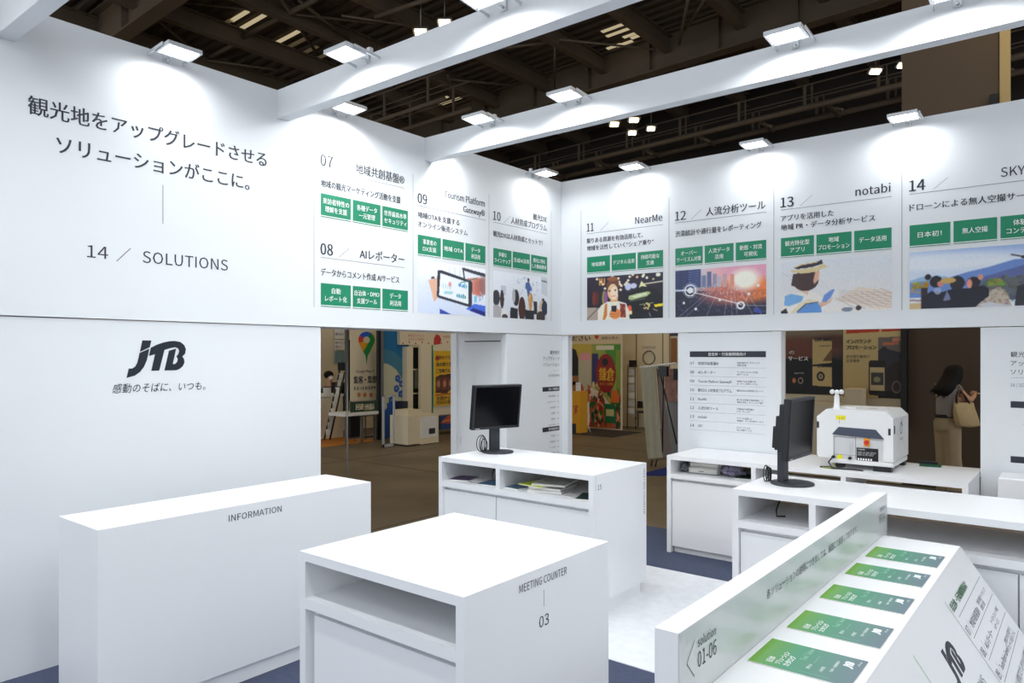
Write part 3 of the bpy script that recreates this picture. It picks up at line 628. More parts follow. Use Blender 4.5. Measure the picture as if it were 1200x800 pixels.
# brochure display stand with upright board and sloping front
t = empty('display_stand', (3.85, -3.6, 0), 'white brochure stand with upright board, shelf and sloping printed front', 'display stand')
box('upright_board', LAM, 3.622, 3.688, -4.79, -2.40, 0, 1.03, t)
box('printed_face', LAMG, 3.6882, 3.6898, -4.789, -2.401, .832, 1.0295, t)
box('shelf_board', LAM, 3.6905, 4.02, -4.79, -2.49, .80, .832, t)
FS = Fr((4.02, 0, .832), (0, 1, 0), (-.238, 0, .346))
m = MB(); m.prism([(-4.79, -1.01), (-2.49, -1.01), (-2.49, 0), (-4.79, 0)], FS, -.03, 0); sp = m.build('sloping_front', LAM, t)
m = MB(); pr = [(3.6905, 0), (4.5, 0), (3.99, .78), (3.6905, .78)]
for yy in (-2.53, -4.77):
    m.add([(x, yy, z) for x, z in pr] + [(x, yy + .02, z) for x, z in pr], [(0,1,2,3),(7,6,5,4),(0,4,5,1),(1,5,6,2),(2,6,7,3),(3,7,4,0)])
m.build('end_panels', LAM, t)
f = Fr((3.69, 0, 0), (0, 1, 0), (0, 0, 1))
m = MB(); put(m, f, 'solution', -4.678, .960, .034, .118); put(m, f, '01-06', -4.678, .905, .058, .122); rule(m, f, -4.698, .985, -4.745, .938, .0022); rule(m, f, -4.745, .938, -4.698, .89, .0022)
put(m, f, 'solution', -2.45, .960, .034, .118, 'r'); put(m, f, '07-14', -2.462, .905, .058, .118, 'r'); rule(m, f, -2.436, .985, -2.415, .938, .0022); rule(m, f, -2.415, .938, -2.436, .89, .0022)
m.build('direction_lettering', INK, t)
put(MB(), f, '各ソリューションの説明につきましては、画面にて投影しております。', -4.155, .951, .034, 1.15).build('notice_lettering', INK, t)
m = MB(); rule(m, FS, -3.235, -.07, -3.235, -.9, .003); put(m, FS, '', 0, 0, 1)
m.build('vertical_rule', INK, t)
put(MB(), FS, '自治体・行政機関様向け', -3.205, -.118, .036, .395, bold=.001).build('heading_lettering', GREENT, t)
for k in range(8):
    n, a, b, c = ROWS[k]; v = -.145 - (k + 1) * .0865
    m = MB(); put(m, FS, n, -3.212, v + .016, .045, .045); rule(m, FS, -3.158, v + .01, -3.125, v + .06, .0015); put(m, FS, a, -3.115, v + .018, .034, min(.27, .017 * sum(1 if ch.isascii() else 2 for ch in a)))
    put(m, FS, b, -2.84, v + (.036 if c else .024), .022, min(.30, .021 * len(b)));
    if c: put(m, FS, c, -2.84, v + .012, .022, min(.30, .021 * len(c)))
    m.build('row_lettering', mat('row_ink', (74, 78, 90), .5), t)
m = MB()
for k in range(9): rule(m, FS, -3.19, -.145 - k * .0865, -2.52, -.145 - k * .0865, .0018)
m.build('row_rules', INKG, t)
emblem(FS, -3.665, -.268, .200, .125, t, LOGO)
m = MB(); put(m, FS, '14 / SOLUTIONS', -3.74, -.335, .042, .36); m.build('count_lettering', INKG, t)
m = MB(); rule(m, FS, -3.873, -.07, -3.873, -.9, .003); m.build('green_rule', mat('lime_ink', (120, 190, 70), .5), t)

# brochures on the stand
FT = Fr((0, 0, .8335), (0, 1, 0), (-1, 0, 0))
def brochure_paint():
    p = Paint(30, 60, .7, (80, 160, 120))
    t = (1 - p.y)[..., None]
    a = np.array((116, 168, 68)); b = np.array((76, 150, 116)); c = np.array((98, 116, 128))
    p.c = np.where(t < .35, a + (b - a) * (t / .35), b + (c - b) * ((t - .35) / .65))
    p.c[p.y > .93] = (104, 162, 52)
    p.line(.2, .33, .95, .33, .012, (130, 190, 160), .4)
    return p
pos = ['nearest the camera, at the 01-06 end', 'second from the 01-06 end of the stand', 'middle one of the five on the shelf', 'second from the 07-14 end of the stand', 'farthest, at the 07-14 end of the shelf']
for k, (ya, yb, dx) in enumerate(((-4.383, -4.172, 0), (-4.047, -3.842, .004), (-3.671, -3.474, .002), (-3.302, -3.102, -.003), (-2.972, -2.756, 0))):
    t = empty('brochure', (3.855 + dx, (ya + yb) / 2, .833), 'green to grey printed brochure, ' + pos[k], 'brochure', 'green brochures on the display stand shelf')
    x0, x1 = 3.714 + dx, 3.996 + dx
    box('pages', PAPER, x0, x1, ya, yb, .8325, .8355, t)
    fr = Fr((0, 0, .8356), (0, 1, 0), (-1, 0, 0))
    cv = sheet('cover', brochure_paint(), fr, ya, -x1, yb, -x0, t, d=.0004)
    w_ = yb - ya; m = MB()
    put(m, fr, '自治体', ya + .028, -(x0 + .060), .022, .042, d=.001, bold=.0008); put(m, fr, 'ソリューション', ya + .028, -(x0 + .084), .022, .1, d=.001, bold=.0008); put(m, fr, 'カタログ', ya + .028, -(x0 + .108), .022, .08, d=.001, bold=.0008)
    put(m, fr, 'JTB Group', ya + w_ - .02, -(x1 - .012), .008, .035, 'r', d=.001)
    put(m, fr, '自治体・行政機関様向け', ya + .07, -(x0 + .218), .010, .09, d=.001); put(m, fr, '観光DX', ya + .05, -(x0 + .160), .012, .035, d=.001); put(m, fr, '人材育成', ya + .05, -(x0 + .195), .012, .04, d=.001)
    m.build('lettering', WHITEINK, cv)
    m = MB(); put(m, fr, 'Travel｜Solution', ya + .1, -(x0 + .135), .024, .1, d=.001); rule(m, fr, ya + .02, -(x0 + .14), ya + .02, -(x0 + .22), .001, .001); rule(m, fr, ya + .10, -(x0 + .16), ya + .16, -(x0 + .16), .0008, .001)
    m.build('thin_lettering', mat('pale_green_ink', (150, 205, 180), .5), cv)
    emblem(fr, ya + w_ - .085, -(x1 - .022), .048, .03, cv, WHITEINK, d=.0012)
box('caption_strip', PAPER, 3.93, 3.96, -2.66, -2.55, .832, .833).update({'label': 'tiny pale caption card on the shelf near the farthest brochure', 'category': 'card'}) if False else None

# ================================================================ monitors
def monitor(x, y, z, facing, W, H, zc, tilt, label, back=.07, bulk=1.0, neck=0):
    t = empty('monitor', (x, y, z), label, 'monitor')
    n = Vector((facing[0], facing[1], 0)).normalized(); s = Vector((n.y, -n.x, 0))
    M = Matrix(((s.x, n.x, 0, x), (s.y, n.y, 0, y), (0, 0, 1, 0), (0, 0, 0, 1)))
    MS = M @ Matrix.Translation((0, back, zc)) @ Matrix.Rotation(tilt, 4, 'X')
    hs = MB(); b = .017
    hs.box(-W/2, W/2, -.045, -.008, -H/2, H/2, MS)
    hs.box(-W/2, W/2, -.008, .0, H/2 - b, H/2, MS).box(-W/2, W/2, -.008, 0, -H/2, -H/2 + b + .004, MS).box(-W/2, -W/2 + b, -.008, 0, -H/2 + b, H/2 - b, MS).box(W/2 - b, W/2, -.008, 0, -H/2 + b, H/2 - b, MS)
    hs.box(-W*.44, W*.44, -.045 - .03*bulk, -.045, -H*.38, H*.40, MS).box(-W*.38, W*.38, -.045 - .055*bulk, -.045 - .03*bulk, -H*.36, H*.20, MS).box(-W*.33, W*.33, -.045 - .075*bulk, -.045 - .055*bulk, -H*.34, H*.02, MS)
    hs.build('housing', PLAST, t, bevel=.003)
    MB().box(-W/2 + b, W/2 - b, -.0079, -.004, -H/2 + b + .004, H/2 - b, MS).build('screen', SCREEN, t)
    MB().box(W/2 - .07, W/2 - .03, 0, .001, -H/2 + .006, -H/2 + .011, MS).build('button_row', ALU, t)
    q_ = neck; nk = MB(); nk.box(q_ - .045, q_ + .045, -.035, -.008, z + .014, zc - .04, M).box(q_ - .035, q_ + .035, -.05, -.035, z + .014, zc + .02, M).box(-.05, .05, -.05, back - .05, zc - .05, zc + .05, M)
    nk.build('stand_neck', PLAST2, t, bevel=.003)
    bs = MB(); bs.lathe([(.125, 0), (.128, .004), (.124, .012), (.06, .016)], 0, 0, 36); bs.v = [tuple(M @ Vector((p[0] + neck, p[1] + .03, p[2] + z))) for p in bs.v]
    bs.build('base', PLAST2, t)
    return t, M
t, M1 = monitor(.713, -2.00, .945, (.96, -.28), .455, .355, 1.315, R(-7), 'square-looking black monitor on counter 15, screen dark', neck=-.03)
def coil(M, c, r, n, z, spread, label, plane='y'):
    t = empty('cable_coil', M @ Vector((c[0], c[1], z)), label, 'cable')
    m = MB()
    for k in range(n):
        rr = r * (1 - .05 * k); fac = (.78, .56, .36, .18, .66)[k]; pts = []
        for i in range(22):
            a = 2 * math.pi * i / 22
            pts.append(M @ Vector((c[0] + rr * fac * math.cos(a) - rr * (1 - fac) * .6, c[1] + k * .009 - .02, z + .004 + rr * 1.12 + rr * 1.1 * math.sin(a))))
        m.tube(pts, .0035, 6, closed=True)
    m.build('loops', PLAST, t)
    return t
coil(M1, (.085, -.03), .060, 5, .946, .006, 'coiled black cable leaning on the neck of the counter 15 monitor')
t = empty('power_cable', (.72, -2.2, .76), 'thin black cable hanging inside the left shelf of counter 15', 'cable'); MB().tube([(.86, -2.15, .908), (.865, -2.16, .86), (.86, -2.18, .80), (.88, -2.20, .766), (.93, -2.16, .766)], .004, 6).build('lead', PLAST, t)
t, M2 = monitor(3.045, -1.955, .945, (1, -.02), .43, .365, 1.292, R(-3), 'black monitor seen nearly edge-on on the long right counter', back=.09, bulk=1.1)
coil(M2, (.045, -.10), .045, 4, .946, .004, 'bundled black cable behind the edge-on monitor')
t = empty('power_cable', (3.0, -2.1, .77), 'thin black cable dropping through the shelf below the edge-on monitor', 'cable'); MB().tube([(3.03, -2.05, .908), (3.035, -2.06, .86), (3.02, -2.08, .80), (3.03, -2.10, .767), (3.07, -2.07, .767)], .005, 6).build('lead', PLAST, t)

# ================================================================ paper goods in the shelves
def booklet(name, x, y, z, wx, wy, th, rot, cover, label, cat, group, sag=0):
    t = empty(name, (x, y, z), label, cat, group); t.rotation_euler = (0, 0, 0)
    M = Matrix.Translation((x, y, z)) @ Matrix.Rotation(rot, 4, 'Z')
    m = MB(); n = 6
    rings = []
    for i in range(n + 1):
        u = -wx/2 + wx * i / n; zz = sag * math.sin(math.pi * i / n)
        rings.append([M @ Vector((u, -wy/2, zz)), M @ Vector((u, wy/2, zz)), M @ Vector((u, wy/2, zz + th * .85)), M @ Vector((u, -wy/2, zz + th * .85))])
    m.loft(rings, smooth=False); m.build('pages', PAPER, t)
    m = MB(); rings = [[p + Vector((0, 0, th * .85 if k < 2 else th * .15)) for k, p in enumerate(r)] for r in rings]
    rings = [[r[0], r[1], r[1] + Vector((0, 0, th * .15 + .0008)), r[0] + Vector((0, 0, th * .15 + .0008))] for r in rings]
    m.loft(rings, smooth=False); m.build('cover', cover, t)
    return t
MAG = [mat('pale_magazine_cover', (206, 204, 198), .35, noise_amt=.12, nscale=30), mat('lime_cover', (214, 228, 40), .4), mat('blue_grey_leaflet', (70, 104, 130), .4, noise_amt=.3, nscale=40), mat('navy_leaflet', (36, 52, 84), .4, noise_amt=.2, nscale=40), mat('dark_green_leaflet', (20, 62, 48), .4, noise_amt=.2, nscale=30), mat('magenta_navy_leaflet', (70, 44, 84), .4, noise_amt=.5, nscale=45)]
zz = .763
G = 'magazines and leaflets in counter 15'
booklet('magazine', 1.46, -2.22, zz, .26, .30, .016, R(14), MAG[0], 'thick pale magazine at the bottom of the pile in counter 15', 'magazine', G)
booklet('magazine', 1.465, -2.21, zz + .018, .25, .30, .014, R(10), MAG[0], 'pale magazine in the middle of the pile in counter 15', 'magazine', G)
booklet('magazine', 1.39, -2.24, zz + .034, .22, .28, .007, R(-8), MAG[1], 'lime yellow booklet peeking out of the pile in counter 15', 'magazine', G)
booklet('magazine', 1.47, -2.20, zz + .043, .25, .29, .014, R(16), MAG[0], 'pale magazine topmost on the pile in counter 15', 'magazine', G)
booklet('leaflet', 1.24, -2.27, zz, .15, .26, .010, R(-10), MAG[2], 'blue grey leaflet stack beside the magazine pile in counter 15', 'leaflet', G)
booklet('leaflet', 1.27, -2.02, zz, .20, .14, .008, R(5), MAG[3], 'navy leaflet at the back behind the magazine pile', 'leaflet', G)
booklet('leaflet', 1.84, -2.31, zz, .15, .22, .010, R(20), MAG[4], 'dark green leaflet at the right end of the counter 15 shelf', 'leaflet', G)
booklet('leaflet', 1.72, -2.30, zz, .12, .17, .004, R(-20), PAPER, 'loose white leaflet right of the magazine pile', 'leaflet', G)
booklet('leaflet', .67, -2.30, zz, .17, .19, .010, R(18), MAG[5], 'navy and magenta leaflet in the left shelf of counter 15', 'leaflet', G)
booklet('leaflet', .82, -2.24, zz, .13, .18, .004, R(-12), PAPER, 'white leaflet in the middle of the left shelf of counter 15', 'leaflet', G)
booklet('leaflet', 1.0, -2.31, zz, .20, .20, .009, R(8), MAG[2], 'blue grey leaflet stack in the left shelf of counter 15', 'leaflet', G)
booklet('leaflet', .95, -2.05, zz, .2, .14, .012, R(-15), mat('brown_leaflet', (120, 104, 84), .5, noise_amt=.2), 'brownish leaflet pile at the back of the left shelf', 'leaflet', G)
# low counter shelf
G = 'papers in the low shelf counter'
t = empty('paper_roll', (1.86, -.42, .69), 'bundle of white paper lying in the low counter shelf', 'paper', G)
for k, (dy, dz, r) in enumerate(((-.05, 0, .028), (.01, .0, .03), (-.02, .045, .026), (.05, .03, .026))):
    MB().tube([(1.73, -.46 + dy, .722 + dz), (1.98, -.44 + dy, .722 + dz)], r, 12).build('roll', PAPER, t)
MB().box(1.83, 1.87, -.54, -.35, .716, .722).build('band', mat('grey_band', (150, 152, 156), .5), t)
def crumple(name, c, r, m, label, cat, group, seed, amp=.35):
    bm = bmesh.new(); bmesh.ops.create_icosphere(bm, subdivisions=4, radius=1)
    for v in bm.verts:
        q = noise.noise(v.co * 2.2 + Vector((seed, 0, 0))) * amp + noise.noise(v.co * 6 + Vector((0, seed, 0))) * amp * .6
        d = v.co * (1 + q); v.co = Vector((c[0] + d.x * r[0], c[1] + d.y * r[1], max(c[2] - r[2] * .98, c[2] + d.z * r[2])))
    me = bpy.data.meshes.new(name); bm.to_mesh(me); bm.free(); me.materials.append(m)
    o = bpy.data.objects.new(name, me); C.objects.link(o); o['label'] = label; o['category'] = cat; o['group'] = group; return o
crumple('plastic_bag', (1.665, -.45, .727), (.040, .06, .035), mat('grey_plastic_film', (120, 124, 130), .25, noise_amt=.5, nscale=60), 'small crumpled grey bag at the left end of the low shelf', 'bag', G, 2.0)
crumple('plastic_bag', (2.09, -.44, .733), (.085, .07, .041), mat('clear_violet_film', (150, 146, 172), .2, noise_amt=.6, nscale=70), 'crumpled shiny plastic bag beside the white paper bundle', 'bag', G, 5.0, .5)
booklet('leaflet', 2.22, -.42, .691, .18, .24, .008, R(12), MAG[4], 'dark green leaflet in the low counter shelf by the divider', 'leaflet', G)
# green leaflet near the machine
t = empty('leaflet', (3.51, .10, .85), 'green printed leaflet lying on the low counter right of the machine', 'leaflet')
MB().box(-.075, .075, -.07, .07, 0, .003, Matrix.Translation((3.50, .105, .851)) @ Matrix.Rotation(R(6), 4, 'Z')).build('sheet', mat('green_leaflet', (10, 96, 66), .45, noise_amt=.25, nscale=30), t)
t = empty('document_case', (3.34, .16, .85), 'flat black case behind the green leaflet', 'case'); MB().box(3.40, 3.54, .178, .198, .851, .875).build('shell', PLAST, t, bevel=.003)

# ================================================================ white measuring machine
t = empty('monitoring_machine', (3.07, -.2, .85), 'white boxy sensor machine with red knob and cup anemometer on the low counter', 'machine')
MW = mat('white_machine_shell', (232, 233, 234), .32, noise_amt=.01); MG = mat('light_grey_panel', (206, 208, 210), .4); MD = mat('slate_trim', (66, 74, 92), .45)
x0, x1, y0, y1 = 2.795, 3.345, -.47, .10
prof = [(x0 + .03, .935), (x0, .965), (x0, 1.235), (x0 + .055, 1.305), (x1 - .055, 1.305), (x1, 1.235), (x1, .935)]
# front cut: the shell is an arch over a recessed panel
arch = [(x0, .945), (x0 + .012, .925), (x0 + .125, .925), (x0 + .125, 1.115), (x0 + .165, 1.165), (x1 - .125, 1.165), (x1 - .07, 1.095), (x1 - .07, .925), (x1, .925), (x1, 1.255), (x1 - .055, 1.308), (x0 + .07, 1.308), (x0, 1.245)]
FM = Fr((0, y0, 0), (1, 0, 0), (0, 0, 1))
m = MB(); m.prism(arch, FM, -.045, 0); m.build('front_shell', MW, t, bevel=.006)
FM2 = Fr((0, y0, 0), (1, 0, 0), (0, 0, 1))
m = MB(); m.prism([(x0, .925), (x1, .925), (x1, 1.255), (x1 - .055, 1.308), (x0 + .07, 1.308), (x0, 1.245)], FM2, -(y1 - y0), -.0455); m.build('body_shell', MW, t, bevel=.008)
MB().box(x0 + .11, x1 - .05, y0 + .012, y0 + .044, .905, 1.12).build('service_panel', MG, t)
m = MB(); m.prism([(x0 + .115, 1.112), (x0 + .165, 1.172), (x1 - .12, 1.166), (x1 - .062, 1.098), (x1 - .11, 1.098), (x0 + .25, 1.104)], FM, -.012, .003); m.build('slate_trim', MD, t)
MB().box(x0 + .10, x1 - .002, y0 + .004, y1 - .03, .888, .922).build('base_tray', MW, t, bevel=.004)
m = MB()
for a in (x0 + .13,): rule(m, FM, a, .94, a, 1.095, .002, -.0115); 
rule(m, FM, x0 + .285, .93, x0 + .285, 1.10, .003, -.0115); rule(m, FM, x0 + .13, 1.093, x0 + .285, 1.093, .002, -.0115); rule(m, FM, x0 + .13, .955, x0 + .285, .955, .002, -.0115); rule(m, FM, x0 + .17, 1.198, x0 + .17, 1.255, .002, .0008)
m.build('panel_seams', PLAST2, t)
MB().box(x0 + .225, x0 + .245, y0 + .005, y0 + .012, .99, 1.05).box(x0 + .255, x0 + .265, y0 + .005, y0 + .012, .98, 1.07).build('latch', MG, t)
k = MB().box(x0 + .345, x0 + .385, y0 + .002, y0 + .012, 1.035, 1.095).build('switch_plate', mat('orange_yellow_plastic', (238, 158, 30), .4), t)
MB().loft([[ (x0 + .365 + r*math.cos(a*math.pi/8), y0 + yy, 1.065 + r*math.sin(a*math.pi/8)) for a in range(16)] for r, yy in ((.017, .002), (.017, -.016), (.014, -.018))]).build('red_knob', mat('red_plastic', (214, 44, 34), .35), k)
pl = MB().box(x0 + .292, x0 + .445, y0 + .009, y0 + .012, .917, 1.02).build('rating_plate', PLAST, t)
m = MB(); fm = Fr((0, y0 + .009, 0), (1, 0, 0), (0, 0, 1))
put(m, fm, '計測装置', x0 + .300, 1.003, .011, .05); 
for q in range(3): put(m, fm, 'MODEL  No. 100V  50/60Hz', x0 + .300, .984 - q * .011, .009, .13 - q * .01)
for q in range(6): rect(m, fm, x0 + .300 + q * .018, .925, x0 + .312 + q * .018, .940, .0012)
m.build('lettering', WHITEINK, pl)
YL = mat('yellow_sticker', (236, 226, 20), .5)
m = MB(); rect(m, FM, x0 + .145, 1.228, x0 + .215, 1.262, .0015); st = m.build('yellow_sticker', YL, t); m = MB(); put(m, FM, '→ ←', x0 + .18, 1.238, .018, .04, 'c', d=.0025); m.build('arrow_lettering', INK, st)
m = MB(); m.add([fm.p(x0 + .17 + .022*math.cos(a*math.pi/4), .935 + .022*math.sin(a*math.pi/4), .0012) for a in range(8)], [tuple(range(8))]); m.build('yellow_sticker', YL, t)
for q in (x0 + .125, x0 + .247): MB().loft([[(q + .012*math.cos(a*math.pi/6), y0 + yy, .935 + .012*math.sin(a*math.pi/6)) for a in range(12)] for yy in (.012, -.012)]).build('cable_gland', PLAST, t)
for (a, b) in ((x0 + .13, y0 + .03), (x1 - .14, y0 + .0), (x1 - .07, y1 - .10), (x0 + .13, y1 - .1)): MB().box(a, a + .125 if b == y0 else a + .06, b, b + .07, .851, .888).build('rubber_foot', PLAST, t)
fx = Fr((x1, 0, 0), (0, 1, 0), (0, 0, 1))
MB().box(x1 - .001, x1 + .002, y0 + .02, y0 + .05, 1.14, 1.20).build('side_vent', PLAST2, t)
MB().box(x0 - .002, x0 + .001, y0 + .02, y0 + .04, 1.14, 1.2).build('side_vent', PLAST2, t)
MB().box(x0 + .0, x0 + .018, y0 - .0012, y0, 1.155, 1.205).build('front_vent', PLAST2, t); MB().box(x1 - .035, x1 - .018, y0 - .0012, y0, 1.13, 1.18).build('front_vent', PLAST2, t)
m = MB()
m.add([fx.p(-.19 + (.045 if i % 2 else .037) * math.cos(a), 1.165 + (.045 if i % 2 else .037) * math.sin(a), .001) for i, a in [(i, .6 + (i // 2) * 5.0 / 17) for i in range(36)]], [(i, i + 1, i + 3, i + 2) if i % 2 else (i, i + 1, i + 3, i + 2) for i in range(0, 34, 2)])
rule(m, fx, -.16, 1.14, -.17, 1.23, .01, .001); rule(m, fx, -.2, 1.21, -.13, 1.18, .008, .001); put(m, fx, 'AIR LAB', -.24, 1.075, .02, .11); m.build('side_emblem', mat('violet_navy_ink', (52, 48, 110), .5), t)
ft = Fr((0, 0, 1.309), (1, 0, 0), (0, 1, 0)); m = MB(); rule(m, ft, 3.12, -.25, 3.17, -.2, .012); rule(m, ft, 3.13, -.2, 3.2, -.25, .01); put(m, ft, 'AIR', 3.2, -.25, .04, .08); m.build('top_emblem', mat('violet_navy_ink', (52, 48, 110), .5), t)
an = empty('anemometer', (2.915, -.35, 1.3)); an.parent = t; an.matrix_parent_inverse = parent_inv(t)
m = MB(); m.lathe([(.03, 1.305), (.026, 1.32), (.022, 1.33), (.019, 1.405), (.012, 1.42), (.010, 1.437)], 2.915, -.35, 16); a1 = m.build('mast', MW, t)
for q in range(3):
    a = 2 * math.pi * q / 3 + 2.9; cx, cy = 2.915 + .038 * math.cos(a), -.35 + .038 * math.sin(a)
    MB().ell((cx, cy, 1.438), (.020, .020, .020)).build('cup', MW, a1)
    MB().tube([(2.915, -.35, 1.432), (cx, cy, 1.438)], .004, 6).build('arm', PLAST, a1)
bpy.data.objects.remove(an)
MB().lathe([(.045, 1.306), (.045, 1.316), (.04, 1.318)], 3.0, -.28, 24).build('sensor_disc', MW, t)
t = empty('power_cable', (2.95, -.5, .85), 'black and green cable lying before the white machine', 'cable')
MB().tube([(2.92, -.485, .935), (2.90, -.53, .90), (2.93, -.55, .86), (3.0, -.53, .857), (2.9, -.50, .857), (2.84, -.53, .857), (2.95, -.555, .857), (3.06, -.52, .857), (3.15, -.53, .857)], .006, 6).build('black_lead', PLAST, t)
MB().tube([(2.93, -.50, .89), (2.96, -.54, .862), (2.9, -.56, .857), (2.86, -.545, .857)], .004, 6).build('green_lead', mat('green_yellow_wire', (150, 160, 40), .5), t)

# ================================================================ people
def skin_body(name, joints, edges, root, m, parent, sub=2, label=None):
    me = bpy.data.meshes.new(name); me.from_pydata([j[0] for j in joints], edges, []); me.materials.append(m)
    o = bpy.data.objects.new(name, me); C.objects.link(o)
    if parent is not None: o.parent = parent
    s = o.modifiers.new('skin', 'SKIN'); s.use_smooth_shade = True
    for i, j in enumerate(joints):
        r = j[1]; me.skin_vertices[0].data[i].radius = r if isinstance(r, tuple) else (r, r)
    me.skin_vertices[0].data[root].use_root = True
    b = o.modifiers.new('sub', 'SUBSURF'); b.levels = sub; b.render_levels = sub
    if label: o['label'] = label
    return o
SKIN = mat('skin', (206, 158, 128), .5, noise_amt=.03); HAIR = mat('black_hair', (18, 15, 15), .7, noise_amt=.3, nscale=40, stretch=(8, 8, .6), bump=.5, bscale=30, spec=.25); TOP = mat('grey_knit_top', (150, 144, 140), .85, noise_amt=.06, nscale=60, bump=.2, bscale=160)
TROU = mat('beige_trousers', (176, 156, 126), .85, noise_amt=.05, nscale=6, bump=.3, bscale=9); SHOE = mat('brown_shoe', (60, 44, 36), .5)
# local axes: x = to the right of the view, y = away, z = up
WP = Vector((4.511, -6.493, 0)) + Vector((.7805, .6252, 0)) * (.609 * 8.8) + Vector((-.6252, .7805, 0)) * 8.8
wo = empty('person', (WP.x, WP.y, 0), 'woman with long black hair, grey top and beige trousers, seen from behind', 'person'); wo.rotation_euler = (0, 0, YAW); LOCAL.add(wo.name)
def P(u, v, y=0): return ((u - 1118) * .01035, y, 1.74 - (v - 414.8) * .01035)
J = [((-.085, .0, .90), (.135, .105)), ((-.10, .0, 1.00), (.115, .085)), ((-.095, .0, 1.12), (.125, .09)), ((-.075, .0, 1.27), (.135, .095)), ((-.045, .0, 1.36), (.07, .06)), ((-.015, .01, 1.43), (.048, .048)),
     ((.015, .02, 1.50), (.075, .085)), ((.02, .02, 1.575), (.06, .07)),
     ((.055, -.12, 1.325), .05), ((.125, -.135, 1.24), .042), ((.19, -.13, 1.185), .038), ((.235, -.02, 1.22), .03), ((.255, .05, 1.235), .025),
     ((-.165, .13, 1.32), .05), ((-.14, .20, 1.18), .042), ((-.04, .24, 1.13), .036), ((.12, .18, 1.19), .03), ((.22, .11, 1.225), .025),
     ((-.045, -.06, .86), .068), ((-.035, -.07, .48), .05), ((-.03, -.08, .10), (.034, .036)), ((.04, -.08, .045), (.028, .028)),
     ((-.105, .05, .86), .068), ((-.08, .065, .48), .05), ((-.065, .07, .10), (.034, .036)), ((.01, .07, .045), (.028, .028))]
E_ = [(0,1),(1,2),(2,3),(3,4),(4,5),(5,6),(6,7),(3,8),(8,9),(9,10),(10,11),(11,12),(3,13),(13,14),(14,15),(15,16),(16,17),(0,18),(18,19),(19,20),(20,21),(0,22),(22,23),(23,24),(24,25)]
SH = lambda p: (p[0] + .61 * p[1], p[1], p[2])
J = [(SH(a), b) for a, b in J]
body = skin_body('body', J, E_, 0, SKIN, wo)
# face: nose, ear, mouth and eyes turned towards her hands
fd = Vector((.86, .42, -.22)).normalized(); hc = Vector((.02, .02, 1.50))
m = MB(); m.ell(hc + fd * .098 + Vector((0, 0, -.005)), (.014, .014, .02)); m.build('nose', SKIN, wo)
m = MB()
for s in (-1, 1): m.ell(hc + fd * .080 + Vector((-.42 * s, .86 * s, 0)) * .032 + Vector((0, 0, .02)), (.012, .012, .006))
m.build('eyes', HAIR, wo); MB().ell(hc + fd * .082 + Vector((0, 0, -.045)), (.012, .02, .005)).build('mouth', mat('lips', (170, 90, 84), .5), wo)
MB().ell(hc + Vector((.028, -.080, -.005)), (.017, .008, .028)).build('ear', SKIN, wo)
# five fingers of each hand
m = MB()
for (w0, dr) in ((Vector((.2855, .05, 1.235)), Vector((.25, .5, .35))), (Vector((.287, .11, 1.225)), Vector((.55, -.25, .25)))):
    dr = dr.normalized(); sd = dr.cross(Vector((0, 0, 1))).normalized()
    m.ell(w0 + dr * .03, (.026, .026, .022), 10, 6)
    for q, L in enumerate((.058, .066, .062, .05)):
        b0 = w0 + dr * .045 + sd * (q - 1.5) * .015; m.tube([b0, b0 + dr * L * .5 + Vector((0, 0, .008)), b0 + dr * L * .85 + Vector((0, 0, -.008))], [.008, .0075, .006], 7)
    b0 = w0 + dr * .02 - sd * .024; m.tube([b0, b0 + dr * .03 - sd * .012, b0 + dr * .05 - sd * .004], [.009, .008, .007], 7)
m.build('fingers', SKIN, wo)
JT = [((-.088, .0, .955), (.142, .108)), ((-.10, .0, 1.02), (.130, .098)), ((-.095, .0, 1.13), (.140, .104)), ((-.078, .0, 1.27), (.152, .112)), ((-.055, .0, 1.345), (.09, .07)),
      ((.050, -.12, 1.325), .064), ((.095, -.13, 1.27), .058), ((-.165, .13, 1.32), .064), ((-.155, .17, 1.26), .058)]
JT = [(SH(a), b) for a, b in JT]
skin_body('top', JT, [(0,1),(1,2),(2,3),(3,4),(3,5),(5,6),(3,7),(7,8)], 0, TOP, wo)
def trouser(cx, cy, top, bx, by, w0, w1, w2):
    rings = []
    for i in range(13):
        t_ = i / 12; z = .92 - t_ * .86; k = (w0 + (w1 - w0) * min(t_ * 2, 1)) if t_ < .5 else w1 + (w2 - w1) * (t_ - .5) * 2
        x = cx + (bx - cx) * t_; y = cy + (by - cy) * t_; n = 20
        rings.append([(x + (k + .006 * math.sin(5 * a_ + 3 * t_)) * math.cos(a_), y + (k * 1.0 + .006 * math.sin(4 * a_)) * math.sin(a_), z) for a_ in [2 * math.pi * q / n for q in range(n)]])
    return rings
m = MB(); m.loft(trouser(-.055, -.05, .92, -.03, -.08, .105, .088, .10)); m.loft(trouser(-.095, .055, .92, -.065, .07, .102, .085, .095))
m.loft([[(-.085 + rx * math.cos(a_), ry * math.sin(a_), z) for a_ in [2*math.pi*q/20 for q in range(20)]] for z, rx, ry in ((.80, .125, .11), (.86, .142, .13), (.93, .137, .12), (.985, .125, .108))])
m.build('trousers', TROU, wo)
MB().loft([[(-.093 + rx * math.cos(a_), ry * math.sin(a_), z) for a_ in [2*math.pi*q/20 for q in range(20)]] for z, rx, ry in ((.975, .134, .116), (1.012, .131, .113))]).build('belt', PLAST, wo)
for (cx, cy) in ((.015, -.08), (-.01, .07)): MB().ell((cx, cy, .038), (.11, .042, .038)).build('shoe', SHOE, wo)
